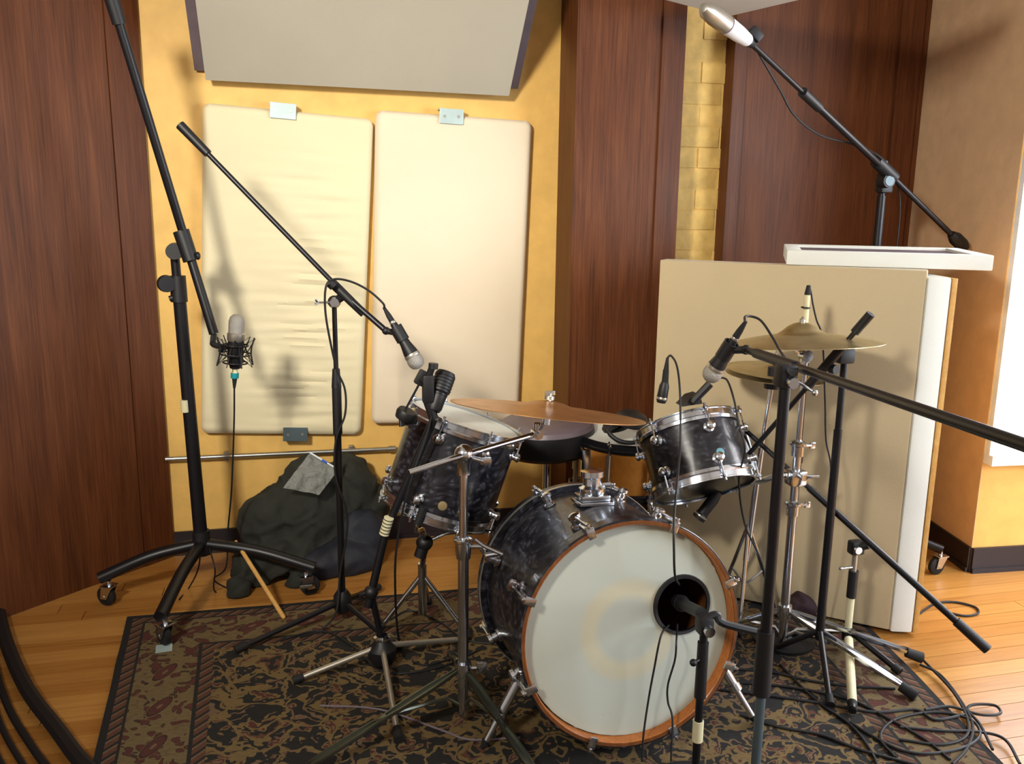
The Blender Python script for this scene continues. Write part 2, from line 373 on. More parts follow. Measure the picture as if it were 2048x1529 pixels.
# the window in the side wall that lights the kit (outside the frame)
MB().box((4.34, .1, 1.4), (.08, 5.2, 2.8)).build('wall_window_side', 'tan', wr, False)
win2 = struct(MB().box((4.295, .2, 1.5), (.01, 1.9, 1.7)).build('window_2', 'glow', None, False))
for yy in (-.78, .2, 1.18): MB().box((4.28, yy, 1.5), (.03, .06, 1.8)).build('pane_frame', 'white', win2, False)
struct(MB().box((1.1, .6, 2.84), (6.8, 6.6, .08)).build('ceiling', 'ceil', None, False))
struct(MB().box((1.1, -2.5, 1.4), (6.8, .1, 2.8)).build('wall_front', 'ceil', None, False))
# baseboards
def bb(name, a, b, h, t):
    a, b = V(a), V(b); d = (b-a).normalized(); n = V((d.y, -d.x, 0))
    o = MB().prism([a, b, b+n*t, a+n*t], (0, 0, h)).build(name, 'baseboard', None, False); struct(o)
    MB().prism([a+n*t, b+n*t, b+n*(t+.006), a+n*(t+.006)], (0, 0, .02)).build('shoe_moulding', 'baseboard', o, False)
    return o
bb('baseboard_back', (-.52, 3.6, 0), (1.083, 3.6, 0), .1, .012)
bb('baseboard_middle', (1.083, 3.372, 0), (1.53, 3.372, 0), .1, .012)
bb('baseboard_brick', (1.53, 3.56, 0), (1.8, 3.56, 0), .1, .012)
bb('baseboard_right', cs[0]+wn*.001, cs[1]+wn*.001, .105, .012)
o = bb('baseboard_side', cs[3]-sdir*.18, cs[0], .105, .012)

# ================================================================ RUG
TL, TR, BR, BL = V((-.61, 3.03, 0)), V((1.99, 2.97, 0)), V((1.52, .35, 0)), V((-.42, .35, 0))
nx, ny = 64, 64; vs = []; fs = []; uvs = []
for j in range(ny+1):
    for i in range(nx+1):
        u, v = i/nx, j/ny; p = (TL*(1-u)+TR*u)*(1-v)+(BL*(1-u)+BR*u)*v
        p.z = RZ+.0015*noise.noise(V((p.x*4, p.y*4, 0))); p.x += .003*noise.noise(V((0, p.y*5, 3))) if i in (0, nx) else 0
        vs.append(p); uvs.append((u, 1-v))
for j in range(ny):
    for i in range(nx): q = j*(nx+1)+i; fs.append((q, q+nx+1, q+nx+2, q+1))
N0 = len(vs); brd = [i for i in range(nx+1)]+[j*(nx+1)+nx for j in range(1, ny+1)]+[ny*(nx+1)+i for i in range(nx-1, -1, -1)]+[j*(nx+1) for j in range(ny-1, 0, -1)]
for q in brd: vs.append(V((vs[q].x, vs[q].y, .001))); uvs.append(uvs[q])
for k in range(len(brd)): a_, b_ = k, (k+1) % len(brd); fs.append((brd[a_], brd[b_], N0+b_, N0+a_))
me = bpy.data.meshes.new('rug'); me.from_pydata(vs, [], fs); uvl = me.uv_layers.new(name='UVMap')
for l in me.loops: uvl.data[l.index].uv = uvs[l.vertex_index]
me.materials.append(MT['rug']); rug = bpy.data.objects.new('rug', me); COL.objects.link(rug)
tag(rug, 'dark patterned oriental rug with gold, black and red motifs under the drum kit', 'rug')

# ================================================================ ACOUSTIC PANELS
def fabric_panel(name, c, w_, h_, rot, label, mat, wrinkle, brs, group):
    o = thing(name, (c[0], 3.6, c[1]-h_/2), label, 'acoustic panel', group)
    nx, nz = 70, 120; th = .05; R_ = Matrix.Rotation(rot, 3, 'Y'); vs = []; fs = []
    cr = .03
    def pt(u, v):
        x, z = (u-.5)*w_, (v-.5)*h_; ax, az = w_/2-abs(x), h_/2-abs(z)
        if ax < cr and az < cr:      # rounded corner
            dx, dz = cr-ax, cr-az; L = max(dx, dz); s_ = L/math.hypot(dx, dz) if math.hypot(dx, dz) > 0 else 1
            x = math.copysign(w_/2-cr+dx*s_, x); z = math.copysign(h_/2-cr+dz*s_, z)
        e = min(ax, az); d = th*(1-max(0, 1-e/.02)**2*.35)
        if wrinkle:
            m_ = math.exp(-((u-.62)/.30)**2)*(1.0 if v < .82 else max(0, 1-(v-.82)*7))*(.4+.6*math.exp(-((v-.36)/.32)**2))
            q = noise.noise(V((x*3.0, 0, z*38)))+.6*noise.noise(V((x*5+4, 3, z*80)))
            d += .011*m_*q + .002*noise.noise(V((x*4, 5, z*4)))
            if v < .2: d += .003*noise.noise(V((x*4, 9, z*50)))*(1-v/.2)
        else: d += .0012*noise.noise(V((x*5, 7, z*5)))
        return x, z, d
    for j in range(nz+1):
        for i in range(nx+1):
            x, z, d = pt(i/nx, j/nz); q = R_ @ V((x, 0, z)); vs.append(V((c[0]+q.x, 3.598-d, c[1]+q.z)))
    for j in range(nz):
        for i in range(nx): q = j*(nx+1)+i; fs.append((q, q+1, q+nx+2, q+nx+1))
    brd = [i for i in range(nx+1)]+[j*(nx+1)+nx for j in range(1, nz+1)]+[nz*(nx+1)+i for i in range(nx-1, -1, -1)]+[j*(nx+1) for j in range(nz-1, 0, -1)]
    n0 = len(vs)
    for q in brd: vs.append(V((vs[q].x, 3.6, vs[q].z)))
    for k in range(len(brd)): a_, b_ = k, (k+1) % len(brd); fs.append((brd[a_], n0+a_, n0+b_, brd[b_]))
    mb = MB(); mb.v = vs; mb.f = fs; mb.build('fabric_cover', mat, o)
    for (bx, bz, m) in brs:
        q = V((c[0], 0, c[1]))+R_ @ V((bx, 0, bz))
        b = MB(); b.box((q.x, 3.541, q.z), (.096, .004, .058), R_, .0015); b.box((q.x, 3.57, q.z+(.027 if bz > 0 else -.027)), (.094, .06, .004), R_)
        bo = b.build('bracket', m, o, False, 'pale metal hanging bracket' if m == 'bracket' else 'dark metal bracket')
        for sx in (-.028, .028): MB().cyl((q.x+sx, 3.539, q.z), (q.x+sx, 3.5375, q.z), .006, .006, 8).build('screw', 'satin', bo)
    return o
gp = 'fabric panels hung on the yellow wall'
fabric_panel('acoustic_panel', (-.037, 1.136), .632, 1.272, math.radians(3.4), 'cream fabric acoustic panel with wrinkled cover, left one on the yellow wall', 'muslin', True, [(-.025, .632, 'bracket'), (.05, -.632, 'bracketd')], gp)
fabric_panel('acoustic_panel', (.622, 1.146), .632, 1.262, math.radians(1.8), 'smooth cream fabric acoustic panel beside the wood pilaster', 'muslin2', False, [(-.02, .625, 'bracket')], gp)
# tilted absorber across the top of the wall
t_ = thing('hanging_baffle', A(720, 160, 3.58), 'large grey cloth baffle tilted out over the two wall panels', 'acoustic panel')
b0, b1 = A(389, 141, 3.575), A(1036, 178, 3.575); upv = V((0, -.70, .714)); nrm = V((0, -.714, -.70))
L = .95
MB().prism([b0, b1, b1+upv*L, b0+upv*L], nrm*.02-nrm*.045).build('frame', 'greyfr', t_, False, 'dark grey frame edge')
f0, f1 = A(412, 143, 3.565), A(1014, 176, 3.565)
bx = MB(); bx.prism([f0+nrm*.02, f1+nrm*.02, f1+upv*L+nrm*.02, f0+upv*L+nrm*.02], nrm*.03); bx.build('fabric_cover', 'hangfab', t_, False)
# white ceiling cloud panel, right
zc = 2.15; c0, c1, c2 = G(1456, 33, zc), G(1640, -10, zc), G(1392, 16, zc)
d1 = (c1-c0).normalized(); d2 = (c2-c0).normalized()
t_ = thing('ceiling_cloud', c0, 'white ceiling cloud panel hanging above the right wood panel', 'ceiling panel')
MB().prism([c0, c0+d1*.9, c0+d1*.9+d2*.7, c0+d2*.7], (0, 0, .06)).build('panel_board', 'whitefab', t_, False)
for q in (c0+d1*.15+d2*.1, c0+d1*.8+d2*.6): MB().cyl(q+V((0, 0, .06)), (q.x, q.y, 2.8), .002, .002, 6).build('hanging_wire', 'black', t_)

# wall pipe
t_ = thing('wall_pipe', (-.08, 3.565, .4), 'thin silver metal pipe running along the yellow wall', 'pipe')
MB().cyl((-.53, 3.57, .418), (.37, 3.57, .411), .0095).build('pipe_tube', 'gmetal', t_)
MB().cyl((.355, 3.57, .411), (.385, 3.57, .411), .013).build('coupling', 'gmetal', t_)
for x_ in (-.3, .2): MB().box((x_, 3.585, .415), (.02, .03, .034), None, .003).build('pipe_strap', 'gmetal', t_)

# ================================================================ GOBOS
g0, g1 = V((1.27, 2.925, 0)), V((1.929, 2.356, 0)); gd = (g1-g0).normalized(); gn = V((gd.y, -gd.x, 0)); gn = gn if gn.y < 0 else -gn
t_ = thing('gobo', (g0+g1)/2, 'tall beige cloth gobo standing behind the hi-hat', 'gobo', 'free-standing studio gobos')
def obox(a, b, n, t, z0, z1, bev=.006):
    d = b-a; L = d.length; R_ = Matrix((d.normalized(), -n, V((0, 0, 1)))).transposed(); c = (a+b)/2-n*t/2
    return MB().box((c.x, c.y, (z0+z1)/2), (L, t, z1-z0), R_, bev)
obox(g0, g1, gn, .075, .02, 1.245).build('cloth_panel', 'gobofab', t_)
for s_ in (.12, .74): q = g0+gd*s_-gn*.0375; MB().box((q.x, q.y, .016), (.06, .06, .008), None, .001).build('foot', 'rubber', t_)
e0, e1 = V((1.9315, 2.352, 0)), V((2.002, 2.330, 0)); en = V((-.3, -.954, 0)).normalized()
t_ = thing('gobo', (1.98, 2.6, 0), 'white cloth gobo seen edge-on right of the beige one', 'gobo', 'free-standing studio gobos')
ed = (e1-e0).normalized(); en = V((ed.y, -ed.x, 0))
obox(e0, e1, en, .60, .014, 1.225, .01).build('cloth_panel', 'whitefab', t_)
obox(e1+ed*.001, e1+ed*.018, en, .60, .014, 1.222, .002).build('wood_edge', 'stick', t_)
for s_ in (.06, .5): q = (e0+e1)/2-en*s_; MB().box((q.x, q.y, .0075), (.05, .05, .013), None, .001).build('foot', 'rubber', t_)
# slab on top
t_ = thing('gobo_slab', (1.95, 2.65, 1.246), 'white framed square panel lying flat on top of the gobos', 'acoustic panel')
s0, s1 = V((1.60, 2.635, 0)), V((2.14, 2.325, 0)); sd = (s1-s0).normalized(); s1 = s0+sd*.625; sn_ = V((sd.y, -sd.x, 0))
W_, D_ = .625, .56
def sl(x0, x1, y0, y1, z0, z1, m, nm, bev=.004):
    R_ = Matrix((sd, -sn_, V((0, 0, 1)))).transposed(); c = s0+sd*(x0+x1)/2-sn_*(y0+y1)/2
    return MB().box((c.x, c.y, (z0+z1)/2), (x1-x0, y1-y0, z1-z0), R_, bev).build(nm, m, t_, True)
sl(0, W_, 0, .05, 1.246, 1.294, 'whitefab', 'frame_rail'); sl(0, W_, D_-.05, D_, 1.246, 1.294, 'whitefab', 'frame_rail')
sl(0, .05, .05, D_-.05, 1.246, 1.294, 'whitefab', 'frame_rail'); sl(W_-.05, W_, .05, D_-.05, 1.246, 1.294, 'whitefab', 'frame_rail')
sl(.05, W_-.05, .05, D_-.05, 1.25, 1.284, 'greyfr', 'inner_board', 0)

# ================================================================ DRUMS
def drum(name, label, c, ax, r, h, nlug, shellm, hoopm, base, phase=0, lug='round', hoop_h=.034, group='drums of the kit', badge=None, wood_hoop=False, lugang=None):
    c = V(c); u, v, a = basis(ax); o = thing(name, base, label, 'drum', group)
    s = MB(); s.lathe([(r-.006, -h/2), (r, -h/2), (r, h/2), (r-.006, h/2), (r-.006, -h/2)], c, a, 56); s.build('shell', shellm, o)
    for sg in (1, -1):
        q = c+a*sg*(h/2)
        hb = MB()
        if hoop_h > 0:
            p = [(r+.004, -.024), (r+.009, -.026), (r+.010, -.016), (r+.006, -.012), (r+.006, .004), (r+.010, .006), (r+.010, .010), (r+.003, .010), (r+.003, -.024), (r+.004, -.024)]
            p = [(x_, y_*sg) for x_, y_ in p]
            hb.lathe(p, q, a, 56)
        hb.build('hoop', hoopm, o)
        d = MB(); d.lathe([(0, 0), (r-.012, 0), (r-.004, .002), (r+.002, -.004)], q+a*sg*.001, a*sg, 56); d.build('head' if sg > 0 else 'bottom_head', 'head' if sg > 0 else 'darkhead', o)
    for k in range(nlug):
        an = phase+2*math.pi*k/nlug; dr = u*math.cos(an)+v*math.sin(an)
        if lug == 'tube':
            m = MB(); m.cyl(c+dr*(r+.016)-a*(h/2-.03), c+dr*(r+.016)+a*(h/2-.03), .009, .009, 10)
            for z_ in (-.3, .3): m.cyl(c+dr*r+a*z_*h, c+dr*(r+.016)+a*z_*h, .008, .008, 8)
            m.build('lug', 'satin', o)
        else:
            for sg in (1, -1):
                q = c+a*sg*(h/2-.052)+dr*r; m = MB()
                m.lathe([(0, 0), (.017, 0), (.017, .005), (.011, .008), (.011, .016), (.014, .019), (.014, .026), (.009, .030), (0, .031)], q, dr, 14); m.build('lug', 'steel', o)
        for sg in (1, -1):
            m = MB(); q = c+dr*(r+.017)+a*sg*(h/2)
            m.cyl(q-a*sg*.046, q+a*sg*.008, .003, .003, 6); m.lathe([(0, .004), (.0075, .004), (.0075, .010), (.004, .012), (.004, .02), (0, .02)], q, a*sg, 8)
            m.box(q-dr*.005, (.012, .012, .006), None, .001); m.build('tension_rod', 'steel', o)
    return o, c, u, v, a

# rack tom
rc, ra = V((1.216, 2.45, .650)), V((-.073, .546, .834)).normalized()
rt_, _, ru, rv, _ = drum('rack_tom', 'small black pearl rack tom tilted away above the kick drum', rc, ra, .156, .205, 6, 'pearl', 'steel', (1.213, 2.45, .56), .35)
def surf(c, a, r, px, py, Y0):       # a point on the shell facing the camera near a pixel
    p = A(px, py, Y0); rel = p-c; hgt = rel.dot(a); d = rel-a*hgt
    best = None
    for k in range(200):
        Yk = Y0-.4+k*.004; p = A(px, py, Yk); rel = p-c; hgt = rel.dot(a); d = rel-a*hgt
        if d.length <= r: return p, d.normalized()
    return A(px, py, Y0), V((0, -1, 0))
for (px, py, m, r_) in ((1440, 905, 'badgebl', .013), (1417, 850, 'badgebl', .012), (1316, 885, 'badge', .012)):
    p, d = surf(rc, ra, .156, px, py, 2.45); MB().lathe([(0, -.004), (r_, -.004), (r_, .003), (0, .004)], p, d, 20).build('badge', m, rt_)
# floor tom
fc, fa = V((.464, 2.65, .613)), V((.325, .012, .946)).normalized()
ft_, _, fu, fv, _ = drum('floor_tom', 'large dark pearl tom with white head leaning in a chrome basket stand', fc, fa, .178, .30, 8, 'pearl', 'steel', (.44, 2.66, .44), .2)
p, d = surf(fc, fa, .178, 885, 1012, 2.65); MB().lathe([(0, -.004), (.014, -.004), (.014, .004), (0, .006)], p, d, 20).build('badge', 'badge', ft_)
# snare
sp = A(1225, 932, 2.95)+V((0, 0, .02)); sa = V((.02, -.02, 1)).normalized()
sn_o, sc_, su, sv, _ = drum('snare_drum', 'orange wood snare drum with black hoops between the toms', sp+V((.05, 0, 0)), sa, .185, .20, 8, 'snarewood', 'black', (sp.x+.05, 2.95, sp.z-.1), .1, 'tube')
p, d = surf(sp+V((.05, 0, 0)), sa, .185, 1176, 925, 2.95)
m = MB(); m.box(p+d*.012, (.035, .02, .10), None, .004); m.cyl(p+d*.02+V((0, 0, .03)), p+d*.035+V((0, 0, .06)), .004); m.build('snare_strainer', 'steel', sn_o)
# snare stand
st = thing('snare_stand', (sp.x+.05, 2.95, RZ), 'chrome basket stand holding the orange snare drum', 'drum hardware', 'chrome drum hardware')
bx_ = V((sp.x+.05, 2.95, 0)); zb = sp.z-.1-.028
m = MB(); m.cyl(bx_+V((0, 0, .25)), bx_+V((0, 0, zb-.05)), .012); m.cyl(bx_+V((0, 0, .08)), bx_+V((0, 0, .3)), .016); m.build('pole', 'steel', st)
for k in range(3):
    an = .6+k*2.094; dr = V((math.cos(an), math.sin(an), 0))
    MB().tube([bx_+V((0, 0, zb-.05)), bx_+dr*.10+V((0, 0, zb-.02)), bx_+dr*.2+V((0, 0, zb-.008)), bx_+dr*.205+V((0, 0, zb+.04))], .006).build('basket_arm', 'steel', st)
    lg = MB().tube([bx_+V((0, 0, .2)), bx_+dr*.12+V((0, 0, .11)), bx_+dr*.28+V((0, 0, RZ+.014))], .008, smooth=False).build('leg', 'steel', st)
    MB().cyl(bx_+dr*.26+V((0, 0, RZ+.018)), bx_+dr*.30+V((0, 0, RZ+.014)), .013).build('rubber_foot', 'rubber', lg)

# kick drum
KC = V((.811, 1.931, .349)); kt, ke = -.023, -.107
KA = V((math.sin(kt)*math.cos(ke), math.cos(kt)*math.cos(ke), math.sin(ke))).normalized()   # front -> back
KC = KC+KA*.026; KR, KL = .286, .435
kd = thing('kick_drum', (.80, 2.15, RZ), 'big black pearl kick drum with white ported front head and orange hoop', 'drum', 'drums of the kit')
ku = V((0, 0, 1)).cross(KA).normalized(); kv = KA.cross(ku).normalized(); kv = -kv if kv.z < 0 else kv
kx = RT-KA*RT.dot(KA); kx.normalize()
def kp(r, deg, d): return KC+kx*r*math.cos(math.radians(deg))+kv*r*math.sin(math.radians(deg))+KA*d
MB().lathe([(KR-.007, .02), (KR, .02), (KR, KL-.02), (KR-.007, KL-.02), (KR-.007, .02)], KC, KA, 72).build('shell', 'pearl', kd)
MB().lathe([(KR+.002, -.026), (KR+.004, -.028), (KR+.015, -.028), (KR+.0172, -.026), (KR+.0172, .012), (KR+.002, .012), (KR+.002, -.026)], KC, KA, 72).build('front_hoop', 'hoopwood', kd, True, 'glossy orange wooden hoop')
MB().lathe([(KR+.004, -.0283), (KR+.005, -.0295), (KR+.013, -.0295), (KR+.014, -.0283)], KC, KA, 72).build('hoop_edge', 'hoopedge', kd, True)
MB().lathe([(KR+.0125, -.0290), (KR+.0165, -.0285), (KR+.0185, -.026), (KR+.0185, .012), (KR+.0165, .0125)], KC, KA, 72).build('hoop_wrap', 'pearl', kd, True)
MB().lathe([(KR-.0085, .02), (KR-.0085, KL-.02)], KC, KA, 64).build('inner_ply', 'hoopedge', kd, True)
MB().lathe([(KR+.001, KL-.036), (KR+.019, KL-.036), (KR+.019, KL), (KR+.001, KL), (KR+.001, KL-.036)], KC, KA, 72).build('back_hoop', 'pearl', kd)
MB().lathe([(KR+.0185, KL-.037), (KR+.0205, KL-.037), (KR+.0205, KL-.027), (KR+.0185, KL-.027)], KC, KA, 72).build('hoop_trim', 'satin', kd)
MB().lathe([(0, 0), (KR-.004, 0), (KR+.002, .006)], KC+KA*(KL-.008), KA, 64).build('back_head', 'dark', kd)
# front head with port hole
hp = None
for k in range(1): 
    d_ = FW*F+RT*(1365-CW/2)+UP*(CH/2-1211); tt = (KC-CP).dot(KA)/d_.dot(KA); hp = CP+d_*tt
hr = .076; n = 72; vs = []; fs = []; uv = []
hx, hy = (hp-KC).dot(kx), (hp-KC).dot(kv)
rings = [0, .03, .2, .45, .7, 1]
for t in rings:
    for k in range(n):
        an = 2*math.pi*k/n; cx_, cy_ = math.cos(an), math.sin(an)
        b_ = hx*cx_+hy*cy_; q = -b_+math.sqrt(b_*b_+(KR+.001)**2-hx*hx-hy*hy)
        rr = hr+(q-hr)*t; X_, Y_ = hx+rr*cx_, hy+rr*cy_
        vs.append(KC+kx*X_+kv*Y_+KA*.006); uv.append((X_, Y_))
for i in range(len(rings)-1):
    for k in range(n): fs.append((i*n+k, i*n+(k+1) % n, (i+1)*n+(k+1) % n, (i+1)*n+k))
o0 = V(kd['_o']); me = bpy.data.meshes.new('front_head'); me.from_pydata([q-o0 for q in vs], [], fs)
uvl = me.uv_layers.new(name='UVMap')
for l in me.loops: uvl.data[l.index].uv = uv[l.vertex_index]
me.materials.append(MT['kickhead']); fh = bpy.data.objects.new('front_head', me); COL.objects.link(fh); fh.parent = kd; fh['_o'] = list(o0); fh['label'] = 'white front head with faint ring and round port'
MB().lathe([(hr-.004, -.001), (hr-.004, -.004), (hr+.004, -.005), (hr+.006, -.001), (hr+.006, .004), (hr-.004, .004), (hr-.004, -.001)], hp+KA*.003, KA, 48).build('port_ring', 'blackp', fh)
MB().lathe([(0, 0), (.14, 0), (.14, .03), (0, .03)], kp(.0, 0, KL-.07), KA, 32).build('damping_pillow', 'bag', kd)
for k in range(8):
    an = 22.5+45*k
    for fb in (0, 1):
        d0, sg = (-.032, 1) if fb == 0 else (KL+.006, -1)
        m = MB(); R_ = Matrix((kx*math.cos(math.radians(an))+kv*math.sin(math.radians(an)), -kx*math.sin(math.radians(an))+kv*math.cos(math.radians(an)), KA)).transposed()
        m.box(kp(KR+.012, an, d0), (.030, .022, .006), R_, .002); m.box(kp(KR+.0245, an, d0+sg*.022), (.007, .022, .05), R_, .002)
        m.cyl(kp(KR+.030, an, d0+sg*.012), kp(KR+.030, an, d0+sg*.10), .0035, .0035, 8)
        m.box(kp(KR+.032, an, d0+sg*.004), (.012, .008, .02), R_, .002); m.build('claw_hook', 'steel', kd)
        m = MB(); m.lathe([(0, 0), (.020, 0), (.020, .006), (.013, .010), (.013, .022), (.017, .026), (.017, .036), (.010, .040), (0, .041)], kp(KR, an, d0+sg*.11), kp(1, an, 0)-KC, 16); m.build('lug', 'steel', kd)
# tom mount block on top
mt_ = kp(KR, 92, .24); Rk = Matrix((kx, KA, kv)).transposed()
m = MB(); m.box(mt_+kv*.004, (.10, .085, .010), Rk, .003); m.box(mt_+kv*.018, (.085, .07, .016), Rk, .004); m.lathe([(0, 0), (.034, 0), (.038, .010), (.038, .022), (.030, .026), (.026, .030), (.026, .05), (.034, .054), (.034, .07), (.02, .074), (0, .074)], mt_+kv*.022, kv, 20)
m.cyl(mt_+kv*.05, mt_+kv*.05+kx*.055, .007); m.box(mt_+kv*.05+kx*.06, (.008, .03, .012), Rk, .002); m.build('tom_mount', 'steel', kd)
# spurs
for px0, px1, lb in (((1003, 1305), (952, 1529), 0), ((1468, 1325), (1518, 1455), 1)):
    an = 207 if lb == 0 else -18
    a_ = kp(KR+.006, an, .11); ft = G(*px1, RZ)
    if lb == 0: ft = G(963, 1500, RZ)
    m = MB(); m.box(a_, (.03, .07, .05), Rk, .006); m.cyl(a_+V((0, 0, .03)), a_-V((0, 0, .03)), .018)
    dd = (ft-a_); m.cyl(a_, a_+dd*.55, .014); m.cyl(a_+dd*.5, a_+dd*.93, .009); m.lathe([(0, 0), (.018, 0), (.018, .02), (0, .02)], a_+dd*.52, dd, 14)
    sp_ = m.build('spur', 'steel', kd); MB().cyl(a_+dd*.88, ft+V((0, 0, .004)), .012, .005).build('rubber_foot', 'rubber', sp_)

# ================================================================ CYMBALS
def cymbal(name, label, c, ax, r, bell, mat, bow=.11, group='bronze cymbals', flip=False):
    u, v, a = basis(ax); o = MB(); top = []
    for k in range(15):
        t = k/14; rr = .006+(r-.006)*t
        hb = bow*r*(1-t**1.6)+ (bell*max(0, 1-(rr/(r*.27))**2.2))
        top.append((rr, hb))
    pr = top+[(x_, y_-.0016) for x_, y_ in reversed(top)]+[top[0]]
    rot = Matrix((u, v, a)).transposed().to_4x4()
    o.lathe(pr, (0, 0, 0), (0, 0, 1), 72); ob = o.build(name, mat); ob.location = V(c)-a*(bow*r*.0)
    ob.rotation_euler = V((0, 0, 1)).rotation_difference(a).to_euler(); return tag(ob, label, 'cymbal', group)
C1, A1 = V((.651, 2.2, .898)), V((.132, .128, .983)).normalized()
C2, A2 = V((1.46, 2.3, 1.040)), V((-.03, -.03, 1)).normalized()
C2 = A(1602, 676, 2.3)
cymbal('ride_cymbal', 'brown bronze ride cymbal tilted over the floor tom', C1-A1*.012, A1, .265, .014, 'cym1', .05)
A2 = V((-.02, .10, 1)).normalized(); cymbal('crash_cymbal', 'large pale bronze cymbal with high bell in front of the gobo', C2-A2*.018, A2, .235, .030, 'cym2', .15)
CH_ = A(1552, 736, 2.5)
for k, (dz, fl_) in enumerate(((.0, 1), (-.018, -1))):
    cymbal('hi_hat_cymbal', ('upper' if k == 0 else 'lower')+' bronze hi-hat cymbal behind the chrome stand', CH_+V((0, 0, dz-.008)), (.04*fl_, -.02*fl_, fl_), .160, .014, 'cym2', .05)

def tripod(o, base, z_hub, feet, r, mat, zfoot=RZ, strip=False, foot_r=.014, name='leg'):
    for f in feet:
        f = V((f[0], f[1], zfoot+foot_r*.8)); h = V((base[0], base[1], z_hub)); d = f-h
        if strip:          # flat double braced chrome legs
            u_ = d.cross(V((0, 0, 1))).normalized(); m = MB()
            up_ = u_.cross(d).normalized(); up_ = up_ if up_.z > 0 else -up_
            for t0, t1 in ((.02, .53), (.47, .98)):
                tm = (t0+t1)/2; side = [(t0, .006), (tm-.08, .013), (tm+.08, .013), (t1, .006)]
                for off in (.0, .010):
                    m.prism([h+d*t+u_*w for t, w in side]+[h+d*t-u_*w for t, w in reversed(side)], up_*.0035) if off == 0 else [m.prism([h+d*t+u_*(w*sg) for t, w in side]+[h+d*t+u_*((w-.004)*sg) for t, w in reversed(side)], up_*off) for sg in (1, -1)]
            m.box(h+d*.5+up_*.005, (.03, .016, .010), Matrix((d.normalized(), u_, up_)).transposed(), .002)
            lg = m.build(name, mat, o)
            MB().tube([h+d*.42-V((0, 0, .002)), (h+d*.2)*.5+V((base[0], base[1], max(zfoot+.03, z_hub*.35)))*.5, V((base[0], base[1], max(zfoot+.03, z_hub*.35)))], r*.45, 6, smooth=False).build('brace', mat, lg)
        else:
            lg = MB().tube([h, h+d*.97], r, 10, smooth=False).build(name, mat, o)
        MB().cyl(h+d*.9, f+d.normalized()*.006, foot_r*.85, foot_r).build('rubber_foot', 'rubber', lg)

# ---- cymbal stand, left
b = V((G(926, 1448, RZ).x, G(926, 1448, RZ).y, 0))
t_ = thing('cymbal_stand', (b.x, b.y, RZ), 'chrome boom cymbal stand in front of the floor tom carrying the ride', 'drum hardware', 'chrome drum hardware')
Yb = b.y
def onp(py, px=None): # point of the vertical pole at an image row
    lo, hi = 0.0, 2.4
    return None
def colz(b, py):      # height on the vertical through b that shows at image row py
    lo, hi = -.5, 2.6
    for _ in range(40):
        z = (lo+hi)/2; d = V((b[0], b[1], z))-CP; y = CH/2-F*d.dot(UP)/d.dot(FW)
        if y > py: lo = z
        else: hi = z
    return z
def P3(b, py): return V((b[0], b[1], colz(b, py)))
zh = colz(b, 1338)
MB().cyl(P3(b, 1430), P3(b, 1085), .0145).build('lower_pole', 'steel', t_)
MB().cyl(P3(b, 1100), P3(b, 935), .0115).build('upper_pole', 'steel', t_)
m = MB(); q = P3(b, 1085); m.lathe([(.0, -.045), (.019, -.045), (.021, -.03), (.021, .0), (.026, .004), (.026, .01), (.015, .014), (0, .014)], q, (0, 0, 1), 18)
m.cyl(q-V((0, 0, .012)), q+V((.05, -.012, -.012)), .006); m.tube([q+V((.03, -.01, .01)), q+V((.055, -.02, -.008)), q+V((.10, -.03, -.03))], .006); m.cyl(q+V((.055, -.02, -.035)), q+V((.095, -.02, -.03)), .008); m.build('height_clamp', 'steel', t_)
m = MB(); q = V((b.x, b.y, zh)); m.lathe([(0, -.02), (.022, -.02), (.024, .0), (.022, .02), (0, .02)], q, (0, 0, 1), 18); m.cyl(q, q+V((.045, -.01, .002)), .005); m.box(q+V((.05, -.01, .002)), (.03, .008, .035), None, .003); m.build('tripod_collar', 'steel', t_)
fL = G(585, 1565, RZ); fR = G(1085, 1580, RZ)
tripod(t_, b, zh, [(fL.x, fL.y), (fR.x, fR.y), (b.x+.03, b.y+.36)], .012, 'steel2', strip=True)
top = P3(b, 912)
m = MB(); m.lathe([(0, -.05), (.018, -.05), (.018, -.02), (.024, -.01), (.024, .01), (0, .012)], top, (0, 0, 1), 18); m.ball(top+V((.0, -.005, .006)), .026, 16)
m.cyl(top, top+V((.05, -.02, -.012)), .007); m.box(top+V((.055, -.02, -.012)), (.03, .008, .02), None, .003); m.build('tilter', 'steel', t_)
aL, aR = A(818, 946, b.y-.06), A(1074, 868, 2.22)
MB().tube([aL, top+V((0, -.02, .008)), aR], .008, 10, smooth=False).build('boom_arm', 'steel', t_)
m = MB(); m.cyl(aR-V((0, .015, 0)), aR+V((0, .02, 0)), .014, .014, 18); m.cyl(aR+V((0, -.012, 0)), aR+V((0, -.03, 0)), .009); m.cyl(aR, aR+V((0, 0, .03)), .010); m.build('cymbal_tilter', 'steel', t_)
m = MB(); m.tube([aR, C1-A1*.03, C1+A1*.035], .0055, 8, smooth=False); m.cyl(C1-A1*.05, C1-A1*.012, .011); m.build('cymbal_rod', 'steel', t_)
m = MB(); m.lathe([(0, 0), (.014, 0), (.014, .01), (0, .01)], C1+A1*.018, A1, 14); m.box(C1+A1*.036, (.028, .007, .012), None, .002); m.build('wing_nut', 'satin', t_)

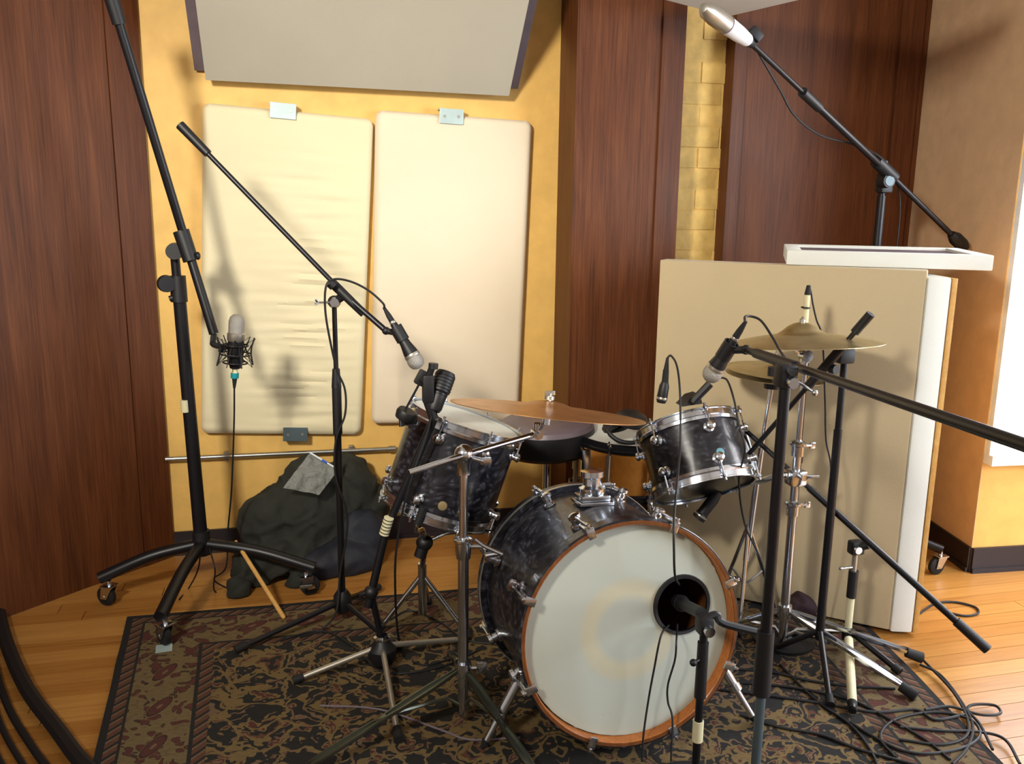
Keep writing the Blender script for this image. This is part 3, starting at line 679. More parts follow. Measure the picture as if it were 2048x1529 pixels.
# ---- cymbal stand, right
b = V((G(1563, 1300, RZ).x, G(1563, 1300, RZ).y, 0))
t_ = thing('cymbal_stand', (b.x, b.y, RZ), 'straight chrome stand right of the kick carrying the large pale cymbal and rack tom', 'drum hardware', 'chrome drum hardware')
zh = colz(b, 1222)
MB().cyl(P3(b, 1285), P3(b, 1010), .0145).build('lower_pole', 'steel', t_)
MB().cyl(P3(b, 1020), P3(b, 880), .0125).build('middle_pole', 'steel', t_)
topz = C2.z-.06
MB().cyl(P3(b, 890), (b.x, b.y, topz), .009).build('upper_pole', 'steel', t_)
for py in (1012, 893):
    q = P3(b, py); m = MB(); m.lathe([(0, -.03), (.02, -.03), (.02, .0), (.026, .004), (.026, .012), (.016, .018), (0, .018)], q, (0, 0, 1), 18); m.cyl(q, q+V((.045, 0, 0)), .005); m.box(q+V((.05, 0, 0)), (.02, .006, .02), None, .002); m.build('height_clamp', 'steel', t_)
q = P3(b, 955); m = MB(); m.box(q, (.055, .05, .05), None, .008); m.cyl(q+V((.02, 0, .0)), q+V((.075, -.01, 0)), .007); m.cyl(q+V((.0, -.02, .012)), q+V((.0, -.05, .012)), .01)
tq = rc+V((.17, .01, -.03)); m.tube([q, q+V((-.05, 0, .01)), tq+V((.03, 0, -.07)), tq], .010); m.build('tom_clamp', 'steel', t_)
m = MB(); mm = rc+ra.cross(V((0, 1, 0))).normalized()*.0
pp, dd = surf(rc, ra, .156, 1494, 905, 2.45)
xr = (V((1, 0, 0))-ra*ra.x).normalized(); m.box(rc+xr*.172, (.03, .06, .12), Matrix((xr, V((0, 1, 0)), ra)).transposed(), .008); m.cyl(rc+xr*.19-ra*.05, rc+xr*.19+ra*.07, .016); m.build('tom_bracket', 'steel', rt_)
m = MB(); m.lathe([(0, -.02), (.022, -.02), (.024, .0), (.022, .02), (0, .02)], (b.x, b.y, zh), (0, 0, 1), 18); m.build('tripod_collar', 'steel', t_)
f1, f2 = G(1828, 1400, RZ), G(1405, 1275, RZ)
tripod(t_, b, zh, [(f1.x, f1.y), (f2.x, f2.y), (1.90, 2.165)], .013, 'steel', strip=True, foot_r=.018)
q = V((b.x, b.y, topz)); m = MB(); m.cyl(q-V((0, 0, .02)), q+V((0, 0, .012)), .015); m.cyl(q+V((0, -.015, 0)), q+V((0, .015, 0)), .018); m.tube([q, C2+V((0, 0, .06))], .0045, 8, smooth=False); m.tube([q-V((.005, 0, 0)), q+V((-.05, -.01, .022))], .004, 6, smooth=False); m.build('cymbal_tilter', 'steel', t_)
MB().lathe([(0, 0), (.009, 0), (.009, .02), (.006, .022), (0, .03)], C2+V((0, 0, .035)), (0, 0, 1), 12).build('wing_nut', 'satin', t_)

# ---- hi-hat stand
hb_ = V((G(1500, 1165, 0).x, 2.62, 0)); hub = A(1497, 1050, 2.52)
t_ = thing('hi_hat_stand', (hub.x, hub.y, RZ), 'slim chrome hi-hat stand behind the rack tom', 'drum hardware', 'chrome drum hardware')
htop = A(1545, 765, 2.5)
MB().cyl(hub-V((0, 0, .13)), hub+(htop-hub)*.55, .011).build('lower_pole', 'steel', t_)
MB().cyl(hub+(htop-hub)*.5, htop, .008).build('upper_pole', 'steel', t_)
MB().cyl(htop-V((0, 0, .02)), htop+V((0, 0, .012)), .026, .03, 16).build('cymbal_seat', 'blackp', t_)
MB().cyl(htop, CH_+V((.0, 0, .09)), .0035).build('pull_rod', 'steel', t_)
MB().cyl(CH_+V((0, 0, .01)), CH_+V((0, 0, .04)), .012).build('clutch', 'blackp', t_)
for (px, py) in ((1432, 1212), (1555, 1228), (1478, 1268)):
    f = G(px, py, RZ+.012); lg = MB().tube([hub, f], .007, smooth=False).build('leg', 'steel', t_)
    MB().tube([hub+(f-hub)*.5, hub-V((0, 0, .22))], .004, smooth=False).build('brace', 'steel', lg)
    MB().ball(f, .012, 10).build('rubber_foot', 'rubber', lg)
pd = V((hub.x-.1, hub.y-.02, RZ+.004)); m = MB(); m.box(pd+V((-.03, .12, .022)), (.08, .24, .012), Matrix.Rotation(.15, 3, 'X'), .003); m.box(pd, (.10, .03, .008), None, .002); m.build('pedal', 'steel', t_)

# ---- floor tom basket stand
hub = V((fc.x-.09, 2.70, .20)); ctr = fc-fa*(.15+.024)
t_ = thing('snare_stand', (hub.x, hub.y, RZ), 'chrome basket stand under the leaning floor tom', 'drum hardware', 'chrome drum hardware')
bk = ctr-fa*.10
MB().cyl(hub-V((0, 0, .12)), hub+V((0, 0, .06)), .0145).build('lower_pole', 'steel', t_)
MB().tube([hub+V((0, 0, .04)), bk-V((0, 0, .02)), bk], .010, smooth=False).build('upper_pole', 'steel', t_)
m = MB(); m.ball(bk, .028); m.cyl(bk-fa*.05, bk, .02); m.build('basket_hub', 'blackp', t_)
for k in range(3):
    an = 2.7+k*2.094; dr = fu*math.cos(an)+fv*math.sin(an)
    ar = MB().tube([bk, ctr-fa*.035+dr*.09, ctr-fa*.02+dr*.17, ctr+dr*.205+fa*.0, ctr+dr*.205+fa*.06], .0065).build('basket_arm', 'steel', t_)
    MB().cyl(ctr+dr*.205+fa*.01, ctr+dr*.205+fa*.065, .011).build('rubber_tip', 'rubber', ar)
f1, f2 = G(745, 1262, RZ), G(955, 1275, RZ)
tripod(t_, hub, .22, [(f1.x+.02, f1.y-.02), (f2.x-.03, f2.y), (hub.x+.05, hub.y+.2)], .009, 'steel')

# ---- drum throne
tc = V((.895, 3.05, .637)); ta = V((-.05, -.03, 1)).normalized()
t_ = thing('drum_throne', (tc.x, tc.y, 0), 'round drum throne with grey-purple top and black side near the pilaster', 'stool')
MB().lathe([(0, .006), (.10, .008), (.15, .006), (.172, -.004), (.18, -.02)], tc, ta, 48).build('seat_top', 'vinyl', t_)
MB().lathe([(.18, -.02), (.182, -.04), (.18, -.10), (.165, -.115), (0, -.115)], tc, ta, 48).build('seat_side', 'blackp', t_)
q = tc-ta*.11; MB().cyl(q, (q.x, q.y, .16), .013).build('pole', 'steel', t_)
MB().cyl((q.x, q.y, .36), (q.x, q.y, .2), .019).build('lower_pole', 'steel', t_)
for k in range(3):
    an = .4+k*2.094; f = V((q.x+.24*math.cos(an), q.y+.24*math.sin(an), .02)); lg = MB().tube([V((q.x, q.y, .30)), f], .009, smooth=False).build('leg', 'steel', t_); MB().ball(f, .014, 10).build('rubber_foot', 'rubber', lg)

# ================================================================ MICROPHONES, CABLES, STANDS
def cable(label, pts, r=.0035, group=None, mat='cable', sub=7):
    return tag(MB().tube(pts, r, 7, sub).build('cable', mat, None, True, None, pts[-1]), label, 'cable', group)
def dyn_mic(label, tail, tip, sc=1.0, grille=True, group=None):
    tail, tip = V(tail), V(tip); d = (tip-tail).normalized(); o = thing('microphone', tail, label, 'microphone', group); L = (tip-tail).length
    gr = .024*sc; gl = .05*sc
    MB().lathe([(0, 0), (.0105*sc, 0), (.012*sc, .02), (.0165*sc, L-gl-.035*sc), (.022*sc, L-gl-.008), (.0225*sc, L-gl), (0, L-gl)], tail, d, 22).build('body', 'blackp', o)
    MB().lathe([(0, -.001), (gr, -.001), (gr+.0008, .004), (gr, .009), (0, .009)], tail+d*(L-gl), d, 22).build('collar', 'satin', o)
    MB().lathe([(gr*.93, .009), (gr*1.04, .018), (gr*1.05, .026), (gr*1.0, .034), (gr*.8, .043), (gr*.45, .049), (0, .051)], tail+d*(L-gl), d, 22).build('grille', 'grille', o)
    xl = MB().lathe([(0, 0), (.0095, 0), (.0095, .008), (.0085, .03), (.0045, .06), (0, .06)], tail-d*.0, -d, 14).build('connector', 'rubber', o)
    MB().lathe([(.0098, .001), (.0103, .002), (.0103, .008), (.0098, .009)], tail, -d, 14).build('connector_ring', 'satin', xl)
    return o
def mic_clip(m_par, mic_mid, d, base):     # holder round the mic body
    m = MB(); m.lathe([(.017, -.025), (.021, -.025), (.021, .025), (.017, .025)], mic_mid, d, 18); m.tube([mic_mid, (V(mic_mid)+V(base))/2, base], .010, 8, smooth=False); m.ball(base, .013, 12)
    return m.build('mic_clip', 'blackp', m_par)

# ---- stand 1: heavy rolling boom stand on the left
Y1 = 3.2
t_ = thing('boom_stand', (-.381, 3.2, .0), 'heavy black rolling boom stand by the left wood wall, boom crossing the top left corner', 'microphone stand', 'black microphone boom stands')
pb = A(404, 1100, Y1); pt_ = A(357, 575, Y1); p0_ = A(349, 505, Y1)
MB().cyl(pb, pt_, .0245, .0215, 18).build('lower_pole', 'black', t_)
MB().cyl(pt_-V((0, 0, .1)), p0_, .0155).build('upper_pole', 'black', t_)
m = MB(); m.cyl(pt_-V((0, 0, .05)), pt_+V((0, 0, .04)), .028, .026, 18); m.cyl(pt_+V((0, -.01, 0)), pt_+V((-.035, -.02, 0)), .010); m.build('clutch', 'blackp', t_)
kn = A(333, 568, Y1-.02); m = MB(); m.cyl(kn-V((.004, -.012, 0)), kn+V((.004, -.012, 0)), .030, .028, 20); m.build('height_knob', 'blackp', t_)
MB().cyl(A(339, 598, Y1-.01), A(352, 594, Y1-.01), .010).build('lock_bolt', 'blackp', t_)
kn = A(349, 503, Y1-.03); m = MB(); m.cyl(kn+V((0, .02, 0)), kn-V((0, .02, 0)), .029, .027, 20); m.build('boom_knob', 'blackp', t_)
bt, bm_, bl = A(226, 6, 3.0), A(374, 492, 3.16), A(428, 668, 3.12)
bt = bm_+(bt-bm_)*1.06
MB().cyl(bm_, bt, .0145, .0145).build('boom_rear', 'black', t_)
MB().cyl(bt, bt+(bm_-bt)*.13, .023, .021, 16).build('counterweight', 'blackp', t_)
MB().cyl(bm_, bl, .0150, .0165).build('boom_front', 'black', t_)
m = MB(); m.cyl(A(362, 462, 3.16), A(382, 522, 3.15), .027, .026, 16); m.cyl(kn, bm_, .016); m.build('boom_clutch', 'blackp', t_)
m = MB(); m.cyl(bm_+V((.02, 0, -.02)), A(398, 512, 3.14), .006); m.ball(A(396, 512, 3.14), .014, 12, .6, (1, 0, 0)); m.build('tee_knob', 'blackp', t_)
MB().cyl(pb+(pt_-pb)*.545-V((.012, .014, 0)), pb+(pt_-pb)*.59-V((.012, .014, 0)), .0145, .0145, 12).build('paper_tag', 'tape', t_)
hub = V((pb.x, pb.y, .205)); m = MB(); m.cyl(hub-V((0, 0, .05)), hub+V((0, 0, .04)), .034, .03, 18); m.build('base_hub', 'blackp', t_)
def caster(par, p, yaw, zf=0.0):
    p = V((p[0], p[1], zf+.036)); dx = V((math.cos(yaw), math.sin(yaw), 0)); dy = V((-dx.y, dx.x, 0))
    m = MB(); m.lathe([(0, -.011), (.030, -.011), (.036, -.007), (.036, .007), (.030, .011), (0, .011)], p, dy, 24); wh = m.build('caster_wheel', 'rubber', par)
    m = MB()
    for s_ in (-1, 1): m.prism([p+dy*s_*.014+dx*.014-V((0, 0, .008)), p+dy*s_*.014-dx*.012-V((0, 0, .008)), p+dy*s_*.014-dx*.038+V((0, 0, .04)), p+dy*s_*.014+dx*.006+V((0, 0, .04))], dy*s_*.003)
    m.box(p-dx*.015+V((0, 0, .041)), (.046, .046, .006), Matrix.Rotation(yaw, 3, 'Z'), .002); m.cyl(p-dy*.018, p+dy*.018, .006); m.cyl(p-dx*.015+V((0, 0, .04)), p-dx*.015+V((0, 0, .06)), .008)
    m.build('caster_fork', 'steel', par)
for (f, yw, zf) in ((V((-.688, 3.17, 0)), 2.6, 0), (V((-.455, 2.81, 0)), 2.2, RZ), (V((.0, 3.105, 0)), .3, 0)):
    dv = (V((f.x, f.y, 0))-V((hub.x, hub.y, 0))).normalized(); e = V((f.x, f.y, .105+zf))+dv*.03
    MB().tube([hub-V((0, 0, .01)), hub+(e-hub)*.5+V((0, 0, .012)), e], .0215, 10).build('leg', 'black', t_)
    lg = t_
    caster(t_, f+dv*.012, yw, zf)
# arm and shock mount
elb = A(428, 690, 3.1)
MB().tube([bl, A(426, 684, 3.11), elb, A(452, 696, 3.08)], .010).build('swivel_joint', 'blackp', t_)
Ym = 3.06; cm = A(470, 690, Ym); up_ = V((0, 0, 1))
s_ = thing('microphone', A(470, 745, Ym), 'silver condenser studio microphone hanging upright in a black shock mount', 'microphone')
zt, zbm = A(474, 628, Ym), A(470, 737, Ym); ax_ = (zt-zbm).normalized(); Lm = (zt-zbm).length
MB().lathe([(0, 0), (.017, 0), (.020, .012), (.026, .02), (.027, Lm*.53), (0, Lm*.53)], zbm, ax_, 24).build('body', 'blackp', s_)
MB().lathe([(.0275, Lm*.50), (.030, Lm*.52), (.030, Lm*.64), (.0265, Lm*.66)], zbm, ax_, 24).build('collar', 'satin', s_)
MB().lathe([(.0265, Lm*.65), (.0265, Lm*.86), (.022, Lm*.94), (.012, Lm*.985), (0, Lm)], zbm, ax_, 24).build('grille', 'grille', s_)
cn = MB().lathe([(0, 0), (.010, 0), (.010, -.016), (0, -.016)], zbm, ax_, 14).build('connector', 'tape', s_)
MB().lathe([(0, -.016), (.0135, -.016), (.0135, -.034), (0, -.034)], zbm, ax_, 16).build('connector_ring', 'teal', s_, True, 'teal ring')
MB().lathe([(0, -.034), (.009, -.034), (.004, -.07), (0, -.07)], zbm, ax_, 12).build('boot', 'rubber', s_)
sm = thing('shock_mount', A(470, 700, Ym), 'black elastic spider shock mount around the silver microphone', 'microphone accessory')
m = MB()
for z_, R_ in ((.060, .040), (.03, .052), (.0, .040)): m.ring(zbm+ax_*(.02+z_), ax_, R_, .0028, 28, 6)
m.build('ring_frame', 'blackp', sm)
uu, vv, _ = basis(ax_)
for k in range(8):
    an = math.pi/4*k; an2 = an+math.pi/8; q = zbm+ax_*.06
    o1 = q+(uu*math.cos(an)+vv*math.sin(an))*.062+ax_*.045; o2 = q+(uu*math.cos(an2)+vv*math.sin(an2))*.062-ax_*.05; i1 = q+(uu*math.cos(an2)+vv*math.sin(an2))*.030+ax_*.02; i2 = q+(uu*math.cos(an)+vv*math.sin(an))*.030-ax_*.02
    MB().tube([i2, o1, i1, o2, i2], .0018, 5, smooth=False).build('elastic_cord', 'cable', sm)
for k in range(4):
    an = math.pi/2*k+.4; q = zbm+ax_*.06; dr = uu*math.cos(an)+vv*math.sin(an)
    MB().tube([q+dr*.064+ax_*.045, q+dr*.054, q+dr*.062-ax_*.05], .0030, 6).build('outer_arm', 'blackp', sm)
MB().tube([A(452, 696, 3.08), q+V((-.052, 0, 0))], .007, smooth=False).build('mount_arm', 'blackp', sm)
cable('thin black cable hanging straight from the silver condenser microphone', [zbm-ax_*.065, A(468, 850, 3.1), A(463, 980, 3.15), A(456, 1060, 3.2), G(452, 1135, .1), G(428, 1160, .02), G(470, 1185, .006)], .003)
for k, (x0, lb) in enumerate(((410, 'left'), (425, 'right'))):
    cable(f'thin cable loop drooping below the rolling stand base, {lb} one', [hub+V((.0+.03*k, -.035, -.02)), A(396+34*k, 1140, 3.1), G(378+52*k, 1176+8*k, .004), G(358+116*k, 1200-4*k, .004)], .0028, 'cables at the rolling stand')

# ---- stand 2: boom stand before the wrinkled panel
b = G(686, 1243, RZ); b = V((b.x, b.y, 0)); Y2 = b.y
t_ = thing('boom_stand', (b.x, Y2, RZ), 'black boom stand in front of the wrinkled panel, boom slanting down to a handheld microphone', 'microphone stand', 'black microphone boom stands')
px_ = A(681, 775, Y2); MB().cyl((b.x, b.y, .05), P3(b, 765), .0115).build('lower_pole', 'black', t_)
MB().cyl(P3(b, 775), P3(b, 612), .0080).build('upper_pole', 'black', t_)
m = MB(); m.cyl(P3(b, 868), P3(b, 775), .0155); m.cyl(P3(b, 775), P3(b, 738), .0165, .012); m.build('clutch', 'blackp', t_)
m = MB(); q = V((b.x, b.y, RZ+.085)); m.lathe([(0, -.05), (.020, -.05), (.032, -.03), (.030, .01), (.018, .03), (0, .03)], q, (0, 0, 1), 18); m.build('tripod_hub', 'blackp', t_)
f1 = G(474, 1306, RZ); tripod(t_, (b.x, b.y), RZ+.075, [(f1.x, f1.y), (b.x+.16, b.y-.24), (b.x+.14, b.y+.22)], .0095, 'black')
bp = A(690, 590, Y2-.03); bA = A(360, 250, Y2+.12)
dirb = (bp-bA).normalized(); bE = A(772, 662, Y2-.10)
MB().cyl(bA, bp, .0078).build('boom_rear', 'black', t_); MB().cyl(bA, bA+dirb*.12, .0150, .013, 14).build('counterweight', 'blackp', t_)
MB().cyl(bp, bE, .0095).build('boom_front', 'black', t_); MB().cyl(A(664, 566, Y2-.02), A(728, 628, Y2-.05), .0155, .0135, 14).build('boom_sleeve', 'blackp', t_)
tp = P3(b, 604); m = MB(); m.ball(tp, .021, 14, .8, (0, 1, 0)); m.tube([tp, bp], .014, smooth=False); m.cyl(tp-V((.0, 0, .0)), tp+V((-.05, -.01, 0)), .003); m.build('swivel_joint', 'blackp', t_)
m = MB(); m.cyl(tp+V((0, -.02, 0)), tp+V((0, -.026, .0)), .017, .014, 14); m.cyl(tp+V((-.05, -.01, 0)), tp+V((0, -.022, 0)), .003, .003, 6); m.tube([tp+V((-.05, -.01, 0)), tp+V((-.058, -.012, .01))], .004, smooth=False); m.tube([tp+V((-.05, -.01, 0)), tp+V((-.06, -.012, -.008))], .004, smooth=False); m.build('wing_screw', 'steel', t_)
m = MB(); kq = A(668, 573, Y2-.05); m.cyl(kq, kq+V((-.012, .0, .012)), .016); m.build('boom_knob', 'blackp', t_)
mt, mp = A(787, 648, Y2-.12), A(840, 738, Y2-.16)
dyn_mic('black handheld vocal microphone with silver ball grille below the left boom', mt, mp, 1.05, group='handheld vocal microphones')
dm = (mp-mt).normalized(); mic_clip(t_, mt+(mp-mt)*.22, dm, bE)
cable('black cable looping along the boom from the vocal microphone to its stand', [mt-dm*.055, A(765, 606, Y2-.12), A(735, 580, Y2-.09), A(700, 563, Y2-.06), A(668, 559, Y2-.06), A(652, 574, Y2-.07), A(651, 625, Y2-.06), A(662, 690, Y2-.045), A(674, 740, Y2-.03), A(690, 780, Y2-.028), A(690, 830, Y2-.028), A(672, 880, Y2-.028), A(671, 950, Y2-.025), A(695, 1040, Y2-.025), A(680, 1150, Y2-.025), A(672, 1225, Y2-.05), G(640, 1262, RZ+.004), G(600, 1275, RZ+.004)], .0036)

# ---- stand 3: short stand with mic over the floor tom
b = V((G(765, 1335, RZ).x, G(765, 1335, RZ).y, 0))
t_ = thing('boom_stand', (b.x, b.y, RZ), 'short black boom stand left of the floor tom with taped label on its pole', 'microphone stand', 'black microphone boom stands')
pv = A(742, 1185, b.y-.02)
m = MB(); m.lathe([(0, -.03), (.036, -.03), (.044, -.01), (.044, .015), (.028, .03), (.018, .05), (0, .05)], (b.x, b.y, .062), (0, 0, 1), 20); m.build('base_hub', 'blackp', t_)
MB().lathe([(.020, 0), (.026, .002), (.026, .008), (.018, .012)], (b.x, b.y, .108), (0, 0, 1), 18).build('hub_ring', 'steel', t_)
MB().tube([(b.x, b.y, .10), pv], .010, smooth=False).build('lower_pole', 'black', t_)
q0, q1 = A(736, 1215, b.y-.02), A(868, 838, 2.46)
MB().tube([q0, A(772, 1062, 2.5), q1], .0125, 12, 4, False).build('boom', 'black', t_)
m = MB(); m.ball(pv, .022); m.cyl(pv, pv+V((-.035, -.02, 0)), .006); m.build('swivel_joint', 'blackp', t_)
a0, a1 = A(768, 1069, 2.485), A(778, 1036, 2.478); dd = a1-a0
tp_ = MB().cyl(a0, a1, .0150, .0150, 14).build('taped_label', 'tape', t_, True, 'cream tape with dark stripes')
for k in range(5): q = a0+dd*(.12+.19*k); MB().cyl(q, q+dd*.05, .0153, .0153, 14).build('stripe', 'cable', tp_)
f1, f2 = G(590, 1368, RZ), G(797, 1486, RZ)
tripod(t_, (b.x, b.y), .085, [(f1.x, f1.y), (f2.x, f2.y), (b.x+.28, b.y+.10)], .009, 'satin')
# large black dynamic on that boom
M0, M1 = A(866, 822, 2.46), A(893, 745, 2.50); dd = (M1-M0).normalized(); Lm = (M1-M0).length
s_ = thing('microphone', M0, 'large all-black microphone aimed at the white floor tom head', 'microphone')
MB().lathe([(0, 0), (.020, 0), (.024, .01), (.0245, Lm*.45), (.030, Lm*.5), (.031, Lm*.92), (.026, Lm), (0, Lm+.002)], M0, dd, 24).build('body', 'blackp', s_)
MB().lathe([(.0245, Lm*.40), (.026, Lm*.41), (.026, Lm*.45), (.0245, Lm*.46)], M0, dd, 24).build('band', 'black', s_)
for k in range(5): MB().ring(M0+dd*Lm*(.56+.08*k), dd, .0308, .0011, 24, 5).build('grille_rib', 'black', s_)
m = MB(); q = A(856, 778, 2.46); m.box(q, (.034, .03, .085), None, .008); m.cyl(q+V((0, 0, .03)), A(866, 730, 2.45), .010); m.cyl(A(866, 738, 2.45), A(867, 727, 2.45), .014); m.cyl(A(845, 757, 2.46), q, .013); m.tube([q-V((0, 0, .04)), q1], .014, smooth=False); m.build('mic_clip', 'blackp', t_)
m = MB(); m.box(A(843, 756, 2.47), (.03, .025, .045), Matrix.Rotation(.5, 3, 'Y'), .005)
m.build('thin_arm_clamp', 'blackp', t_)
MB().tube([A(842, 762, 2.47), A(801, 838, 2.45)], .0035, smooth=False).build('thin_arm', 'black', t_)
# small clip-on mic at the tom's rim
q = A(815, 818, 2.44); s_ = thing('microphone_clamp', q, 'small black claw clamp on the left rim of the floor tom', 'microphone accessory')
MB().lathe([(0, 0), (.026, 0), (.030, .01), (.026, .028), (0, .03)], q+V((0, .0, -.005)), V((-.4, .2, -.9)), 20).build('claw_body', 'blackp', s_)
m = MB(); m.box(q+V((.01, .02, -.035)), (.04, .03, .03), None, .006); m.cyl(q+V((-.02, 0, -.01)), q+V((-.02, -.01, -.05)), .006); m.build('rim_jaw', 'blackp', s_)
cable('cable running down the left side of the floor tom to the rug', [M0-dd*.0, A(850, 880, 2.42), A(822, 960, 2.40), A(800, 1050, 2.42), A(790, 1150, 2.45), G(800, 1290, RZ+.02), G(840, 1330, RZ+.004), G(900, 1320, RZ+.004)], .0035)

# ---- stand 5: tall rolling stand behind the gobo with the overhead mic
Y5 = 2.98; b = V((A(1755, 480, Y5).x, Y5, 0))
t_ = thing('boom_stand', (b.x, b.y, 0), 'tall black rolling boom stand rising behind the gobos at right', 'microphone stand', 'black microphone boom stands')
MB().cyl((b.x, b.y, .12), P3(b, 392), .0175, .0165, 16).build('lower_pole', 'black', t_)
MB().cyl(P3(b, 400), P3(b, 362), .0125).build('upper_pole', 'black', t_)
kq = A(1775, 362, Y5-.05); m = MB(); m.cyl(kq+V((0, .03, 0)), kq-V((0, .012, 0)), .028, .025, 22); m.build('boom_knob', 'blackp', t_)
m = MB(); m.cyl(kq-V((0, .012, 0)), kq-V((0, .015, 0)), .021, .019, 20); m.build('knob_cap', 'bracketd', t_)
m = MB(); q = P3(b, 385); m.box(q+V((.0, -.01, .035)), (.05, .045, .075), None, .01); m.build('swivel_joint', 'blackp', t_)
r0 = A(1497, 82, 2.55); rp = A(1768, 338, Y5-.05); r1 = A(1922, 488, 2.97)
pa, pb_ = r0+(rp-r0)*.38, r0+(rp-r0)*.42
MB().cyl(r0, pb_, .0085).build('boom_front', 'black', t_); MB().cyl(pa, rp, .0125).build('boom_middle', 'black', t_)
MB().cyl(pa-(rp-r0)*.03, pa+(rp-r0)*.09, .017, .016, 14).build('boom_clutch', 'blackp', t_)
MB().cyl(rp, r1, .0105).build('boom_rear', 'black', t_); dd = (r1-rp).normalized(); MB().lathe([(0, 0), (.015, .002), (.026, .03), (.026, .075), (.018, .10), (0, .102)], r1-dd*.07, dd, 18).build('counterweight', 'blackp', t_)
m = MB(); m.cyl(A(1752, 322, Y5-.06), A(1788, 356, Y5-.04), .024, .024, 14); m.cyl(A(1770, 322, Y5-.06), A(1765, 330, Y5-.06), .014); m.build('boom_sleeve', 'blackp', t_)
hub = V((b.x, b.y, .2)); MB().cyl(hub-V((0, 0, .08)), hub+V((0, 0, .05)), .034, .028, 18).build('base_hub', 'blackp', t_)
cst = G(1868, 1148, 0)
for f, yw in ((V((cst.x, cst.y, 0)), .1), (V((b.x-.35, b.y+.15, 0)), 2.5), (V((b.x+.1, b.y+.36, 0)), 1.3)):
    dv = (f-V((hub.x, hub.y, 0))).normalized(); e = V((f.x, f.y, .105))+dv*.02; MB().tube([hub, e], .018, 10, smooth=False).build('leg', 'black', t_); caster(t_, f+dv*.005, yw+3.14)
# overhead mic
m0, m1 = A(1497, 82, 2.55), A(1404, 14, 2.42); dd = (m1-m0).normalized(); L = (m1-m0).length
s_ = thing('microphone', m0, 'long white-silver overhead microphone at the top of the right boom', 'microphone')
MB().lathe([(0, 0), (.016, 0), (.019, .008), (.024, .06), (.0265, L*.5), (0, L*.5)], m0, dd, 24).build('body', 'white', s_)
MB().lathe([(.0265, L*.5), (.027, L*.52), (.0275, L*.75), (.024, L*.9), (.014, L*.98), (0, L)], m0, dd, 24).build('grille', 'satin', s_)
MB().ring(m0+dd*L*.5, dd, .0270, .0014, 28, 6).build('grille_band', 'greyfr', s_)
MB().lathe([(0, 0), (.014, 0), (.014, .02), (.006, .05), (0, .05)], m0, -dd, 14).build('connector', 'rubber', s_)
m = MB(); m.box(r0+V((.02, .0, .02)), (.045, .03, .03), Matrix.Rotation(.7, 3, 'Y'), .006); m.ball(r0+V((0, 0, .0)), .018); m.build('mic_clip', 'blackp', t_)
cable('black cable sagging under the overhead boom', [m0-dd*.03, A(1530, 128, 2.6), A(1560, 180, 2.66), A(1590, 232, 2.72), A(1640, 270, 2.8), A(1705, 288, 2.87), A(1735, 300, 2.9), A(1762, 316, 2.9), A(1790, 350, 2.95)], .0038)
cable('cable dropping behind the rolling stand on the wood panel', [A(1790, 350, 2.95), A(1800, 400, 2.96), A(1795, 480, 2.97), A(1780, 560, 2.99)], .003)

# ---- stand 6: front right stand with mic over the rack tom
Y6 = 1.60; b = V((A(1570, 770, Y6).x, Y6, 0))
t_ = thing('boom_stand', (b.x, b.y, RZ), 'thick black boom stand in the right foreground, boom running out of frame', 'microphone stand', 'black microphone boom stands')
MB().cyl((b.x, b.y, .06), P3(b, 1250), .0110).build('lower_pole', 'bracketd', t_)
MB().cyl(P3(b, 1280), P3(b, 770), .0128, .0118, 16).build('upper_pole', 'black', t_)
m = MB(); m.cyl(P3(b, 1388), P3(b, 1262), .021, .019, 16); m.build('clutch', 'blackp', t_)
m = MB(); m.lathe([(0, -.04), (.022, -.04), (.03, -.02), (.028, .02), (0, .04)], (b.x, b.y, .08), (0, 0, 1), 16); m.build('tripod_hub', 'blackp', t_)
tripod(t_, (b.x, b.y), .08, [(b.x+.2, b.y-.22), (b.x-.27, b.y-.12), (b.x+.08, b.y-.30)], .009, 'black')
j0, j1 = A(1492, 700, 2.0), A(2048, 890, .85); j1 = j0+(j1-j0)*1.04
MB().cyl(j0, j1, .0092, .0092).build('boom', 'black', t_); MB().cyl(j0+(j1-j0)*.07, j0+(j1-j0)*.30, .0125, .0125).build('boom_sleeve', 'blackp', t_)
jp = None
q = P3(b, 752); m = MB(); m.box(q+V((0, 0, .0)), (.04, .036, .05), None, .008); m.tube([q, A(1585, 742, Y6-.02)], .014, smooth=False); m.build('swivel_joint', 'blackp', t_)
m = MB(); m.cyl(q+V((-.0, -.02, -.01)), q+V((0, -.034, -.01)), .012); m.tube([q+V((.02, -.01, -.01)), A(1628, 785, Y6-.03)], .003, smooth=False); m.ball(A(1629, 786, Y6-.03), .007); m.build('lever', 'steel', t_)
m = MB(); kq = A(1548, 735, 1.8); m.cyl(kq, kq-V((0, .0, .02)), .014); m.cyl(A(1548, 712, 1.8), A(1548, 722, 1.8), .009); m.build('boom_knob', 'blackp', t_)
mt, mp = A(1468, 680, 2.03), A(1415, 762, 2.09); dm = (mp-mt).normalized()
dyn_mic('black handheld vocal microphone with silver grille above the rack tom', mt, mp, 1.02, group='handheld vocal microphones')
mic_clip(t_, mt+(mp-mt)*.25, dm, j0)
cable('black cable arching from the rack tom microphone over the crash cymbal', [mt-dm*.055, A(1492, 633, 2.1), A(1520, 640, 2.1), A(1545, 675, 2.05), A(1562, 705, 1.95), A(1590, 738, 1.68), A(1640, 756, 1.58), A(1800, 806, 1.27), A(1950, 858, 1.05)], .0034)

